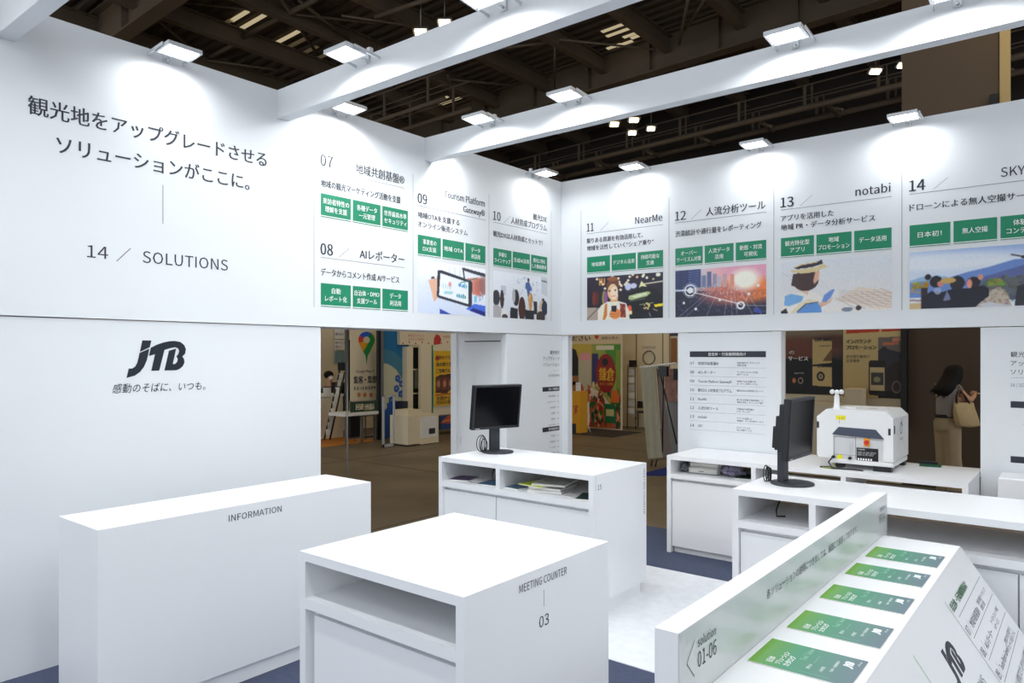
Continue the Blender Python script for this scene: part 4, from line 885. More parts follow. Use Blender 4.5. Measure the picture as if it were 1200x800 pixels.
# hair: cap and the long fall swinging to the left
m = MB(); n = 18
path = [((.030, .02, 1.612), .03, .03), ((.020, .015, 1.600), .075, .075), ((.008, .01, 1.555), .100, .102), ((-.005, .0, 1.495), .105, .112), ((-.040, -.01, 1.425), .108, .118), ((-.095, -.03, 1.36), .105, .125), ((-.140, -.04, 1.31), .100, .125), ((-.175, -.04, 1.27), .085, .11), ((-.20, -.04, 1.245), .035, .08)]
rings = []
for i, (c, rx, ry) in enumerate(path):
    tl = -.0 - .45 * max(0, i - 2) / 5
    rings.append([(c[0] + rx * math.cos(a_) * (1 + .03 * math.sin(7 * a_ + i)), c[1] + ry * math.sin(a_), c[2] + rx * math.cos(a_) * tl) for a_ in [2*math.pi*q/n for q in range(n)]])
m.loft(rings); o = m.build('hair', HAIR, wo); o.modifiers.new('s', 'SUBSURF').levels = 1
m = MB()
rr = random.Random(4)
for k in range(26):
    a = rr.uniform(0, 2 * math.pi); f_ = rr.uniform(.5, .98)
    p0 = Vector((-.06 + .09 * f_ * math.cos(a), -.02 + .11 * f_ * math.sin(a), 1.40 + .05 * math.cos(a))); p1 = Vector((-.15 + .085 * f_ * math.cos(a), -.04 + .11 * f_ * math.sin(a), 1.30 - .04 * math.cos(a)))
    p2 = p1 + Vector((-.06 + rr.uniform(-.015, .015), 0, -.045 - rr.uniform(0, .03)))
    m.tube([p0, p1, p2], [.014, .012, .002], 6)
o = m.build('hair_strands', HAIR, wo); o['kind'] = 'stuff'
# tote bag hanging from her forearm
to = empty('tote_bag', (WP.x, WP.y, .85), 'beige tote bag hanging from the forearm of the woman in beige trousers', 'bag'); to.rotation_euler = (0, 0, YAW)
TOTE = mat('beige_canvas', (196, 172, 128), .8, noise_amt=.06, nscale=14, bump=.3, bscale=12)
rings = []
for z, xa, xb, ya, yb in ((1.165, .005, .245, -.19, -.16), (1.06, -.005, .265, -.235, -.13), (.96, .01, .29, -.25, -.115), (.90, .035, .305, -.25, -.115), (.882, .05, .29, -.235, -.13)):
    rings.append([(xa, (ya+yb)/2, z), (xa + .02, ya + .012, z), ((xa+xb)/2, ya, z - .008), (xb - .02, ya + .012, z), (xb, (ya+yb)/2, z), (xb - .02, yb - .012, z), ((xa+xb)/2, yb, z), (xa + .02, yb - .012, z)])
rings = [[(x - .112, y, z) for x, y, z in r_] for r_ in rings]
bg = MB().loft(rings); bg.v = [(x, y, z - .85) for x, y, z in bg.v]; o = bg.build('bag_body', TOTE, None); o.parent = to; q = o.modifiers.new('s', 'BEVEL'); q.width = .012; q.segments = 2
m = MB()
for yy in (-.185, -.165): m.tube([(.04, yy, 1.15 - .85), (.03, yy - .01, 1.24 - .85), (.08, yy + .01, 1.31 - .85), (.14, yy, 1.24 - .85), (.19, yy, 1.15 - .85)], .008, 6)
m.v = [(x - .112, y, z) for x, y, z in m.v]
o = m.build('handles', mat('brown_leather', (70, 40, 34), .5), None); o.parent = to

# ================================================================ the hall behind: helpers that place things on upright planes
CY, CX_ = CAM.y, CAM.x
def ray(u, v):
    r = (u - 600) / FPX; return (r * math.cos(YAW) - math.sin(YAW), r * math.sin(YAW) + math.cos(YAW), (HORIZON - v) / FPX)
def px(u, v, X): d = ray(u, v); t = (X - CX_) / d[0]; return CY + t * d[1], CAMH + t * d[2]
def py(u, v, Y): d = ray(u, v); t = (Y - CY) / d[1]; return CX_ + t * d[0], CAMH + t * d[2]
def fbase_x(u, v):   # X of the upright plane that meets the floor at pixel (u, v)
    d = ray(u, v); t = -CAMH / d[2]; return CX_ + t * d[0]
def XB(X, u0, v0, u1, v1):  # rectangle on plane x = X
    y0, z1 = px(u0, v0, X); y1, _ = px(u1, v0, X); um = (u0 + u1) / 2; z1 = px(um, v0, X)[1]; z0 = px(um, v1, X)[1]
    return y0, y1, max(z0, 0), z1
def YB(Y, u0, v0, u1, v1):
    a, _ = py(u0, v0, Y); b, _ = py(u1, v0, Y); um = (u0 + u1) / 2
    return a, b, max(py(um, v1, Y)[1], 0), py(um, v0, Y)[1]
def xbox(name, m, X, u0, v0, u1, v1, depth, parent=None, **k):
    y0, y1, z0, z1 = XB(X, u0, v0, u1, v1); return box(name, m, X - depth, X, y0, y1, z0, z1, parent, **k)
def ybox(name, m, Y, u0, v0, u1, v1, depth, parent=None, **k):
    a, b, z0, z1 = YB(Y, u0, v0, u1, v1); return box(name, m, a, b, Y, Y + depth, z0, z1, parent, **k)
FX = lambda X: Fr((X, 0, 0), (0, 1, 0), (0, 0, 1))
FY = lambda Y: Fr((0, Y, 0), (1, 0, 0), (0, 0, 1))
def xput(m, X, s, u0, v0, u1, v1, bold=0, d=.004):
    y0, y1, z0, z1 = XB(X, u0, v0, u1, v1); put(m, FX(X), s, y0, z0 + .08 * (z1 - z0), (z1 - z0) * 1.05, y1 - y0, bold=bold, d=d)
def yput(m, Y, s, u0, v0, u1, v1, bold=0, d=.004):
    a, b, z0, z1 = YB(Y, u0, v0, u1, v1); put(m, FY(Y), s, a, z0 + .08 * (z1 - z0), (z1 - z0) * 1.05, b - a, bold=bold, d=d)

# ---- through the left opening
X1 = -6.6
bw = empty('booth_wall', (X1, 1.2, 0), 'cream partition of the neighbouring stand seen left through the opening', 'partition')
y0, _, _, _ = XB(X1 - .6, 345, 400, 350, 500); y1 = XB(X1 - .6, 452, 400, 452, 500)[0]
box('panel', CREAM, X1 - 2.3, X1 - 2.2, y0 - 3, y1 + 3.0, 0, 3.0, bw)
xbox('corner_post', STEEL, X1 - 1.0, 405.5, 380, 409, 516, .05, bw); xbox('dark_gap', PLAST, X1 - 1.05, 409, 398, 411, 470, .02, bw)
pp = empty('notice_sheet', (X1, 0, 2), 'two small notice sheets with black lettering above the clerk', 'notice')
q = xbox('sheet', PAPER, X1 - 2.15, 392.5, 386, 405, 397, .01, pp); xbox('sheet', PAPER, X1 - 2.15, 392.5, 398.5, 405, 409.5, .01, pp)
m = MB(); xput(m, X1 - 2.15, '観光DX', 393, 389.5, 403, 393); xput(m, X1 - 2.15, '電子チケット', 393, 400, 404, 403); xput(m, X1 - 2.15, '体験コーナー', 393, 404.5, 401, 407.5); m.build('lettering', INK, pp)
o = xbox('wall_panel', mat('grey_blue_panel', (120, 150, 156), .6), X1 - 2.15, 392.5, 411, 405, 425, .02); o['label'] = 'grey blue panel on the cream partition above the clerk'; o['category'] = 'panel'
# pin banner
Xb = X1 - .75
t = empty('banner', (Xb, 1.4, 0), 'cream banner with a large coloured map pin behind a table', 'banner')
y0, y1, z0, z1 = XB(Xb, 411, 380, 442, 469); box('cloth', CREAM, Xb - .02, Xb, y0, y1, z0, z1, t)
for yy in (y0 + .03, y1 - .03): MB().tube([(Xb - .04, yy, 0), (Xb - .04, yy, z1)], .015, 8).build('banner_pole', STEEL, t)
box('foot_plate', STEEL, Xb - .2, Xb - .02, y0, y1, -.011, .02, t)
def pin(X, uc, vt, vb, wd):
    c = px(uc, (vt + vb) / 2, X); yc = px(uc, vt, X)[0]; zt = px(uc, vt, X)[1]; zb = px(uc, vb, X)[1]; hw = (px(uc + wd / 2, vt, X)[0] - px(uc - wd / 2, vt, X)[0]) / 2
    hz = (zt - px(uc, vt + wd, X)[1]) / 2; cz = zt - hz; out = []
    for k in range(49):
        a = math.pi * 2 * k / 48 - math.pi / 2
        y = math.cos(a); z = math.sin(a)
        if z < -.3: f_ = (z + 1) / .7; y = y * (.55 + .45 * f_) ; zz_ = cz - hw * .3 - (cz - hw * .3 - zb) * (1 - f_) 
        else: zz_ = cz + hw * z
        out.append((yc + hw * y, zz_))
    return out, (yc, cz, hw, zb, hz)
out, (yc, cz, hw, zb, hz) = pin(Xb, 429.5, 388.5, 427, 19)
VK = hz / hw
cols = {'green': (36, 150, 70), 'blue': (50, 100, 220), 'red': (220, 60, 44), 'yellow': (240, 170, 30)}
inner = hw * .42
def sector(poly_pts, name, col):
    m = MB(); m.prism([(a, max(zb, cz + (b - cz) * VK)) for a, b in poly_pts], FX(Xb), .002, .006); m.build(name, mat('pin_' + col, cols[col], .5), t)
def arcp(a0, a1, r, n=10): return [(yc + r * math.cos(a0 + (a1 - a0) * k / n), cz + r * math.sin(a0 + (a1 - a0) * k / n)) for k in range(n + 1)]
D = math.pi / 180
sector(arcp(60*D, 150*D, hw) + arcp(150*D, 60*D, inner), 'pin_blue_part', 'blue')
sector(arcp(150*D, 205*D, hw) + arcp(205*D, 150*D, inner), 'pin_red_part', 'red')
sector([(yc - hw*.90, cz - hw*.42), (yc - hw*.86, cz - hw*.62), (yc - hw*.42, cz - hw*1.45)] + [(yc + hw*.30, cz - hw*.32)] + arcp(-60*D, -155*D, inner), 'pin_yellow_part', 'yellow')
sector(arcp(-25*D, 60*D, hw) + arcp(60*D, -60*D, inner) + [(yc - hw*.42, cz - hw*1.45), (yc - .12 * hw, cz - hw * 1.95), (yc, cz - (cz - zb) / VK), (yc + hw*.14, cz - hw * 1.95), (yc + hw*.55, cz - hw*1.2)], 'pin_green_part', 'green')
m = MB(); xput(m, Xb, 'Google Mapsで', 417, 432.5, 439, 436.5); xput(m, Xb, '集客・集患', 414.5, 440, 441, 449, bold=.008); xput(m, Xb, 'まるっとおまかせ', 414.5, 452, 440.5, 456.5, bold=.004); m.build('lettering', INK, t)
for u in (420.5, 427.5, 434.5):
    yy, z_ = px(u, 462.5, Xb); r_ = .048
    m = MB(); m.add([FX(Xb).p(yy + r_*math.cos(a*D*30), z_ + r_*math.sin(a*D*30), .004) for a in range(12)], [tuple(range(12))]); m.build('face_dot', mat('orange_dot', (206, 130, 60), .6), t)
# table below the banner
Xt = fbase_x(420, 517) + .25
t = empty('table', (Xt, 1.4, 0), 'side table with pale top before the map pin banner', 'table')
xbox('table_top', PAPER, Xt, 404, 483, 443.5, 486.5, .5, t)
y0, y1, z0, z1 = XB(Xt, 404, 486, 443.5, 517)
for yy in (y0 + .05, (y0 + y1) / 2, y1 - .05): box('leg', STEEL, Xt - .48, Xt - .44, yy, yy + .03, 0, z0 + .5, t) if False else box('leg', STEEL, Xt - .06, Xt - .03, yy, yy + .03, 0, z1 - .03, t)
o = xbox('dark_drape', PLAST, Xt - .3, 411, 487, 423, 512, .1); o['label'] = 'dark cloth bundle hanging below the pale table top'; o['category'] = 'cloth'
t = empty('sign_board', (Xt, 1.5, .8), 'dark green sign with cream lettering on the pale table', 'sign')
xbox('board', mat('dark_green_board', (24, 60, 44), .6), Xt - .1, 411, 470, 442.5, 482.5, .02, t)
m = MB(); xput(m, Xt - .1, '回遊', 417, 472.5, 426, 480, bold=.004); xput(m, Xt - .1, '分析展示', 427, 472.5, 438.5, 480, bold=.004); m.build('lettering', CREAM, t)
o = box('stand_carpet', mat('orange_carpet', (206, 132, 46), .9), Xt - 1.4, Xt - .12, y0 - .4, y1 + .1, -.011, -.004); o['label'] = 'orange carpet strip under the side table'; o['category'] = 'carpet'
t = empty('stool', (Xt - .2, y1, 0), 'dark stool with thin legs beneath the side table', 'stool')
ym = px(433, 493, Xt - .1)[0]; box('seat', STEEL, Xt - .4, Xt - .1, ym - .2, ym + .16, .50, .53, t)
for a in (-.17, .12): box('leg', STEEL, Xt - .13, Xt - .11, ym + a, ym + a + .02, 0, .5, t); box('leg', STEEL, Xt - .39, Xt - .37, ym + a, ym + a + .02, 0, .5, t)
# clerk behind a white desk, folding leaflet rack
Xc = X1 - 1.05
t = empty('desk', (Xc, .1, 0), 'white reception desk with the masked clerk behind', 'desk'); xbox('front_panel', CREAM, Xc, 362, 464, 402, 514, .05, t); xbox('desk_top', PAPER, Xc + .03, 362, 462, 403, 465, .5, t)
cy_, cz_ = px(385.5, 441, Xc - .75)
t = empty('person', (Xc - .75, cy_, 0), 'dark-haired masked clerk in dark clothes behind the cream desk', 'person'); LOCAL.add(t.name)
jj = [((0, 0, -.60), (.15, .11)), ((0, 0, -.38), (.17, .11)), ((0, 0, -.2), (.07, .06)), ((.02, 0, -.13), (.05, .05)), ((.03, 0, 0), (.085, .075)), ((.03, 0, .06), (.06, .055)),
      ((.02, -.17, -.27), .055), ((.10, -.24, -.45), .045), ((.28, -.10, -.46), .036), ((.02, .17, -.27), .055), ((.10, .23, -.45), .045), ((.28, .06, -.46), .036), ((0, 0, -.8), (.15, .12))]
o = skin_body('body', jj, [(12,0),(0,1),(1,2),(2,3),(3,4),(4,5),(1,6),(6,7),(7,8),(1,9),(9,10),(10,11)], 0, SKIN, t); o.location = (0, 0, cz_)
m = MB(); m.ell((0, 0, .035), (.105, .105, .09)); o = m.build('hair', HAIR, None); o.parent = t; o.location = (-.01, 0, cz_)
m = MB(); m.ell((.085, 0, -.035), (.035, .055, .045)); o = m.build('face_mask', PAPER, None); o.parent = t; o.location = (0, 0, cz_)
jj2 = [((0, 0, -.60), (.165, .13)), ((0, 0, -.36), (.185, .125)), ((0, 0, -.24), (.1, .08)), ((.02, -.17, -.27), .07), ((.10, -.24, -.45), .06), ((.22, -.15, -.46), .05), ((.02, .17, -.27), .07), ((.10, .23, -.45), .06), ((.22, .12, -.46), .05), ((0, 0, -.82), (.165, .13))]
o = skin_body('jacket', jj2, [(9,0),(0,1),(1,2),(1,3),(3,4),(4,5),(1,6),(6,7),(7,8)], 0, PLAST2, t); o.location = (0, 0, cz_)
o = xbox('document', PAPER, Xc + .02, 379, 454, 388, 462, .01); o['label'] = 'white papers held up before the clerk'; o['category'] = 'paper'
Xr = fbase_x(385, 516) + .35
t = empty('leaflet_rack', (Xr, .5, 0), 'tall slanting leaflet rack with a black card on top', 'rack')
def XP(u, v, X): a = px(u, v, X); return Vector((X, a[0], a[1]))
m = MB(); m.tube([XP(380, 515, Xr), XP(398, 434, Xr - .3)], .018, 6); m.tube([XP(386.5, 515, Xr), XP(404, 436, Xr - .3)], .018, 6); m.build('frame', PLAST, t)
for k in range(9):
    f_ = k / 9; a = XP(382 + 16 * f_, 510 - 74 * f_, Xr - .3 * f_); b = XP(386.5 + 16 * f_, 510 - 74 * f_, Xr - .3 * f_); c = XP(387.5 + 16 * f_, 503 - 74 * f_, Xr - .3 * f_); d = XP(383 + 16 * f_, 503 - 74 * f_, Xr - .3 * f_)
    MB().add([a, b, c, d] + [p + Vector((-.02, 0, 0)) for p in (a, b, c, d)], [(0,1,2,3),(7,6,5,4),(0,4,5,1),(1,5,6,2),(2,6,7,3),(3,7,4,0)]).build('leaflet', MAG[0] if k % 3 else PAPER, t)
xbox('black_card', PLAST, Xr - .3, 396.5, 424.5, 404.5, 434, .02, t)
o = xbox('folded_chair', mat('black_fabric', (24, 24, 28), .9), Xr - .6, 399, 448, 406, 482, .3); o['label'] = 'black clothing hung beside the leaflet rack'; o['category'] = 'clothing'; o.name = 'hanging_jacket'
# thin pole standing close to the opening
t = MB().tube([(-.62, px(407, 450, -.62)[0], 0), (-.62, px(407, 450, -.62)[0], 1.96)], .0065, 8).build('thin_pole', STEEL); t['label'] = 'thin steel pole standing in the left opening'; t['category'] = 'pole'
# blue panel with wave circles
Xp = X1 - .3
t = empty('banner', (Xp, 2.6, 0), 'tall blue panel with pale wave arcs and flower shapes', 'banner')
p = Paint(40, 110, 3.2, (0, 92, 148)); p.grad((20, 60, 120), (0, 104, 156), .0, .6); p.ell(.0, .42, 1.1, .36, (58, 120, 146)); p.ell(-.1, .36, .95, .30, (190, 190, 160)); p.ell(.75, .55, .35, .2, (180, 190, 170), .0)
p.poly([(0, 0), (1, 0), (1, .2), (.55, .26), (.3, .3), (0, .24)], (24, 76, 150))
for cx, cy in ((.55, .52), (.7, .47), (.5, .43), (.68, .38), (.3, .33), (.22, .28), (.42, .29)):
    for a in range(5): p.ell(cx + .07 * math.cos(a * 1.257), cy + .02 * math.sin(a * 1.257), .05, .016, (20, 80, 160))
y0, y1, z0, z1 = XB(Xp, 449.5, 380, 479, 518); box('board', STEEL, Xp - .05, Xp, y0, y1, 0, z1, t); sheet('print', p, FX(Xp), y0, 0, y1, z1, t, d=.004)
t = empty('booth_post', (Xp, 2.2, 0), 'dark and grey upright posts left of the blue panel', 'post'); xbox('dark_post', PLAST, Xp + .1, 443, 380, 446.5, 520, .05, t); xbox('grey_post', STEEL, Xp + .15, 447.5, 380, 449.5, 522, .04, t)
Xf = fbase_x(456, 523)
t = empty('frame_stand', (Xf, 2, 0), 'waist-high silver frame stand before the blue panel', 'stand')
y0, y1, z0, z1 = XB(Xf, 449, 463, 463, 523)
for a, b, c, d in ((y0, y0 + .035, 0, z1), (y1 - .035, y1, 0, z1), (y0, y1, 0, .05), (y0, y1, z1 - .02, z1)): box('rail', ALU, Xf - .03, Xf, a, b, c, d, t)
o = xbox('paper_bag', CREAM, fbase_x(466, 517), 463, 502, 471, 516, .1); o['label'] = 'small cream paper bag on the floor beside the frame stand'; o['category'] = 'bag'
# fascia sign, shelving, panel wall, poster
Xs = X1 - .2
t = empty('fascia_sign', (Xs, 4, 2), 'white fascia sign with pink lettering and small red dots', 'sign')
y0, y1, z0, z1 = XB(Xs, 469, 388, 545, 404.2); box('board', CREAM, Xs - .1, Xs, y0, y1, z0, z1 + .2, t)
m = MB(); xput(m, Xs, '観光まちづくり', 478, 391.5, 497, 394.5); xput(m, Xs, 'ふるさと名産市', 478, 395.5, 497, 399); xput(m, Xs, '地域の味', 519, 393, 534, 396); m.build('lettering', mat('pink_ink', (206, 90, 110), .5), t)
m = MB()
for k in range(9):
    yy, z_ = px(472 + k * 7.5, 402 - (k % 2) * 1.2, Xs); m.add([FX(Xs).p(yy + .02*math.cos(a*D*45), z_ + .02*math.sin(a*D*45), .004) for a in range(8)], [tuple(range(8))])
m.add([FX(Xs).p(*px(u, v, Xs), .005) for u, v in ((508, 404), (508.5, 396), (511, 391.5), (515, 393), (517, 398), (515.5, 403))], [tuple(reversed(range(6)))])
m.build('red_dots', mat('red_ink', (190, 50, 44), .5), t)
t = empty('tall_shelf', (Xs, 3.3, 0), 'tall cream shelving unit with a dark glass slot', 'shelf unit')
xbox('upright', CREAM, Xs + .05, 477, 406, 484, 517, .3, t); xbox('glass_slot', mat('dark_glass', (30, 44, 46), .15), Xs - .1, 484, 407, 492.5, 486, .1, t)
for v in (432, 460): xbox('shelf', CREAM, Xs - .05, 484, v, 492.5, v + 1.5, .1, t)
xbox('bottle_row', mat('pale_glass', (150, 160, 150), .2), Xs - .06, 487, 434, 490, 455, .05, t)
t = empty('partition_wall', (Xs, 4.4, 0), 'white partition with a green edge line carrying the yellow poster', 'partition')
xbox('panel', CREAM, Xs + .10, 492.5, 404, 545, 488, .06, t); xbox('green_edge', mat('green_tape', (20, 130, 70), .5), Xs + .105, 506, 404, 507.5, 488, .01, t)
Xy = Xs + .14
t = empty('poster', (Xy, 4.6, 1), 'yellow poster with photo strip behind the door column', 'poster')
p = Paint(60, 76, .9, (226, 176, 30)); p.rnd(5); p.poly([(.05, .24), (.05, .52), (.2, .57), (1, .58), (1, .3), (.5, .28), (.4, .22)], (80, 50, 40))
for k in range(5): p.poly([(.06+k*.19, .28), (.06+k*.19, .5), (.22+k*.19, .52), (.22+k*.19, .3)], (110+20*(k % 2), 66, 50)); p.ell(.14 + k*.19, .4, .05, .06, (190, 130, 90))
p.ell(.1, .86, .06, .05, (220, 70, 30)); p.line(.05, .2, .95, .22, .03, (150, 40, 30))
y0, y1, z0, z1 = XB(Xy, 508.5, 411, 545, 474.5); box('board', PAPER, Xy - .01, Xy, y0, y1, z0, z1, t); sheet('print', p, FX(Xy), y0, z0, y1, z1, t, d=.003)
m = MB()
for v, s in ((416, '日本のソウルフード'), (424, '道の駅で食べたい'), (431.5, 'ご当地グルメ大集合'), (463, '全国から出店中'), (468, 'ぜひお立ち寄りください')): xput(m, Xy, s, 511, v, 540, v + 5, bold=.004, d=.006)
m.build('lettering', INK, t)
Xk = fbase_x(497, 520)
t = empty('cabinet', (Xk, 3.7, 0), 'low white appliance cabinet standing before the shelving unit', 'cabinet')
xbox('body', CREAM, Xk, 478, 486, 514, 519, .5, t); xbox('door_panel', PAPER, Xk + .01, 493, 488, 512.5, 513, .01, t); xbox('vent', PLAST2, Xk + .018, 503, 501.5, 510, 508, .008, t); xbox('base', CREAM, Xk + .02, 493, 512, 514, 522, .2, t); xbox('rear_box', CREAM, Xk - .05, 478, 480, 494, 486.5, .4, t)
Xo = fbase_x(524, 508)
t = empty('carton', (Xo, 5.4, 0), 'orange and blue printed carton in the shade under the partition', 'carton')
p = Paint(24, 24, 1, (30, 60, 110)); p.poly([(0, .5), (.3, 1), (1, 1), (1, .6), (.4, .4)], (190, 84, 40)); p.line(.1, .6, .9, .8, .05, (220, 190, 120))
y0, y1, z0, z1 = XB(Xo, 516, 486, 545, 506); box('box_body', PLAST2, Xo - .4, Xo, y0, y1, .1, z1, t); sheet('print', p, FX(Xo), y0, .1, y1, z1, t, d=.004)
o = xbox('dark_figure', PLAST2, Xp + .25, 472.5, 470, 478, 518, .2); o.name = 'dark_person_sliver'; o['label'] = 'dark sliver of a person, a plain block, between the blue panel and the shelving'; o['category'] = 'bin'  # plain dark block standing in for a mostly hidden person

# ---- through the right opening, next to the corner
Y1 = 8.0
t = empty('booth_wall', (0, Y1 + 1, 0), 'cream partition wall seen through the opening next to the corner', 'partition')
a0 = py(640, 400, Y1 + .9)[0]; a1 = py(805, 400, Y1 + .9)[0]; box('panel', CREAM, a0, a1, Y1 + .9, Y1 + .98, 0, 3.2, t)
for u in (745, 776, 784): ybox('seam_strip', mat('tan_strip', (150, 124, 84), .7), Y1 + .89, u, 385, u + 1.2, 492, .01, t)
ybox('brown_panel', mat('brown_print', (150, 100, 60), .7), Y1 + .88, 786, 396, 793, 425, .01, t); ybox('black_sign', PLAST, Y1 + .88, 785, 390, 795, 393.5, .01, t)
t = empty('wreath_sign', (1.6, Y1 + .88, 1.8), 'thin dark ring sign with small lettering on the cream wall', 'sign')
xc, zc = py(760.5, 419, Y1 + .88); m = MB(); m.tube([(xc + .155 * math.cos(a*D*15), Y1 + .87, zc + .16 * math.sin(a*D*15)) for a in range(24)], .01, 6, closed=True); m.build('ring', INK, t)
m = MB(); yput(m, Y1 + .88, 'ENISHI', 753, 405, 768, 408.5); m.build('lettering', INKG, t)
# poster display
t = empty('display_wall', (-.5, Y1, 0), 'colourful poster wall with a red oval lettered 鎌倉 above local products', 'display')
a, b, z0, z1 = YB(Y1, 655, 388, 727.5, 500); box('board', CREAM, a, b, Y1, Y1 + .08, 0, z1 + .3, t)
p = Paint(110, 150, 1.5, (150, 140, 90))
X = lambda u: (u - 655) / 72.5
Yv = lambda v: 1 - (v - 388) / 112
def pp_(pts, c): p.poly([(X(u), Yv(v)) for u, v in pts], c)
p.grad((120, 70, 30), (200, 180, 110), 0, 1)
pp_([(655, 388), (727.5, 388), (727.5, 403), (655, 403)], (214, 190, 150)); pp_([(655, 403), (694, 403), (694, 470), (655, 470)], (196, 170, 70)); pp_([(660, 408), (668, 406), (676, 410), (680, 425), (680, 450), (664, 440), (655, 440), (655, 410)], (24, 26, 28)); pp_([(679, 420), (694, 420), (694, 460), (679, 460)], (190, 180, 150)); pp_([(680, 414), (692, 413), (694, 422), (680, 422)], (220, 150, 150))
pp_([(695, 403), (727.5, 403), (727.5, 500), (695, 500)], (150, 160, 70)); pp_([(708, 404), (727.5, 404), (727.5, 430), (715, 425)], (70, 140, 40)); pp_([(700, 405), (720, 405), (720, 410), (700, 410)], (220, 210, 180)); pp_([(695, 414), (702, 414), (704, 440), (699, 450), (695, 450)], (50, 46, 100)); pp_([(722, 410), (727, 410), (727, 460), (722, 460)], (130, 150, 40))
pp_([(690, 450), (700, 458), (712, 470), (727, 480), (727, 500), (690, 500)], (190, 100, 60)); pp_([(694, 453), (706, 460), (718, 475), (718, 482), (700, 470), (690, 462)], (226, 214, 196)); p.dots(90, (.0, .0, 1, .42), (180, 60, 40), .03); p.dots(60, (.0, .0, 1, .45), (214, 190, 150), .022); p.dots(30, (.5, .0, 1, .4), (40, 80, 40), .03); pp_([(709, 472), (721, 472), (723, 494), (710, 494)], (20, 110, 60)); pp_([(711, 478), (720, 478), (720, 486), (711, 486)], (210, 200, 140))
p.ell(X(711), Yv(437), .155, .20, (146, 24, 20)); p.ell(X(710), Yv(424), .05, .04, (30, 18, 24)); pp_([(717, 458), (724, 455), (726, 470), (716, 470)], (220, 110, 30))
sheet('print', p, FY(Y1), a, z0, b, z1, t, d=.006)
m = MB(); yput(m, Y1, 'ください', 664, 393, 692, 399.5, bold=.01, d=.01); yput(m, Y1, '湘南の恵み', 705, 394, 725, 397.5, d=.01); m.build('lettering', INK, t)
m = MB(); yput(m, Y1, '鎌倉', 702.5, 430, 720, 446, bold=.01, d=.012); yput(m, Y1, 'かまくら野菜', 703, 448, 719, 451.5, d=.012); m.build('gold_lettering', mat('gold_ink', (226, 170, 30), .5), t)
hx, hz = py(699.5, 394.8, Y1); m = MB(); m.add([FY(Y1).p(hx + .06 * 16 * math.sin(a)**3 / 16, hz + .06 * (13*math.cos(a) - 5*math.cos(2*a) - 2*math.cos(3*a) - math.cos(4*a)) / 16, .012) for a in [2*math.pi*k/24 for k in range(24)]][::-1], [tuple(range(24))]); m.build('heart_mark', mat('red_ink', (190, 50, 44), .5), t)
# yellow stand and racks in front
Yy = -0; Yq = 6.9
t = empty('display_stand', (-1, Yq, 0), 'yellow product stand with red lettering at the corner column', 'display stand')
a, b, z0, z1 = YB(Yq, 655, 458, 680, 518); box('body', mat('yellow_board', (222, 158, 20), .6), a, b, Yq, Yq + .3, 0, z1, t)
m = MB(); yput(m, Yq, 'ます', 665, 473, 678, 485, bold=.01); m.build('lettering', mat('red_ink', (190, 50, 44), .5), t)
ybox('photo_print', PLAST2, Yq - .004, 667, 496, 675, 515, .004, t)
for k in range(7):
    o = ybox('snack_pack', [CREAM, mat('yellow_board', (222, 158, 20), .6), mat('brown_print', (150, 100, 60), .7), PAPER][k % 4], Yq + .02, 664.5 + (k % 4) * 3.4, 447 - (k // 4) * 7 + (k % 2), 667.6 + (k % 4) * 3.4, 458 - (k // 4) * 7, .1)
    o['label'] = ('cream', 'yellow', 'brown', 'white')[k % 4] + (' snack packet in the lower row' if k < 4 else ' snack packet in the upper row') + ' on the yellow product stand'; o['category'] = 'packet'; o['group'] = 'snack packets on the yellow stand'
t = empty('folding_sign', (-.3, 7.3, 0), 'small white folding sign standing before the poster wall', 'sign')
Yf = 7.2; m = MB(); q = lambda u, v: Vector((py(u, v, Yf)[0], Yf, max(py(u, v, Yf)[1], 0)))
for (u, v, u2, v2) in ((681, 497, 685, 514), (688, 496, 692, 511), (683, 470, 681, 497), (690, 470, 688, 497)): m.tube([q(u, v), q(u2, v2)], .012, 6)
m.build('legs', ALU, t); ybox('board', PAPER, Yf - .01, 681, 472, 690, 498, .02, t)
o = box('floor_mat', mat('dark_floor_mat', (52, 46, 42), .9), a + .1, py(750, 500, Y1 - .1)[0], Y1 - 1.3, Y1 - .02, -.011, -.005); o['label'] = 'dark mat on the concrete before the poster wall'; o['category'] = 'mat'
# narrow newspaper rack on the cream wall
Yn = Y1 + .5
t = empty('newspaper_rack', (1.2, Yn, 0), 'tall leaflet rack with a black header beside the ring sign', 'rack')
ybox('header', PLAST, Yn, 737, 422, 745.5, 430, .04, t); ybox('back_board', CREAM, Yn + .05, 734, 430, 745, 488, .03, t)
for k in range(6): ybox('leaflet', PAPER if k % 2 else MAG[0], Yn, 735, 433 + k * 9, 743.5, 439.5 + k * 9, .04, t)
m = MB(); m.tube([(py(735, 488, Yn)[0], Yn, 0), (py(736, 430, Yn)[0], Yn, 1.5)], .012, 6); m.tube([(py(745, 488, Yn)[0], Yn, 0), (py(744, 430, Yn)[0], Yn, 1.5)], .012, 6); m.build('legs', PLAST, t)
t = empty('chair', (1.9, Yn, 0), 'dark chair in the shade beside the leaflet rack', 'chair')
ybox('backrest', PLAST, Yn + .2, 747, 470, 756, 478, .03, t); ybox('seat', PLAST, Yn - .1, 746.5, 482, 758, 484, .30, t)
for u in (747, 756): ybox('leg', PLAST, Yn - .08, u, 484, u + 1, 500, .02, t); ybox('leg', PLAST, Yn + .2, u, 484, u + 1, 500, .02, t)
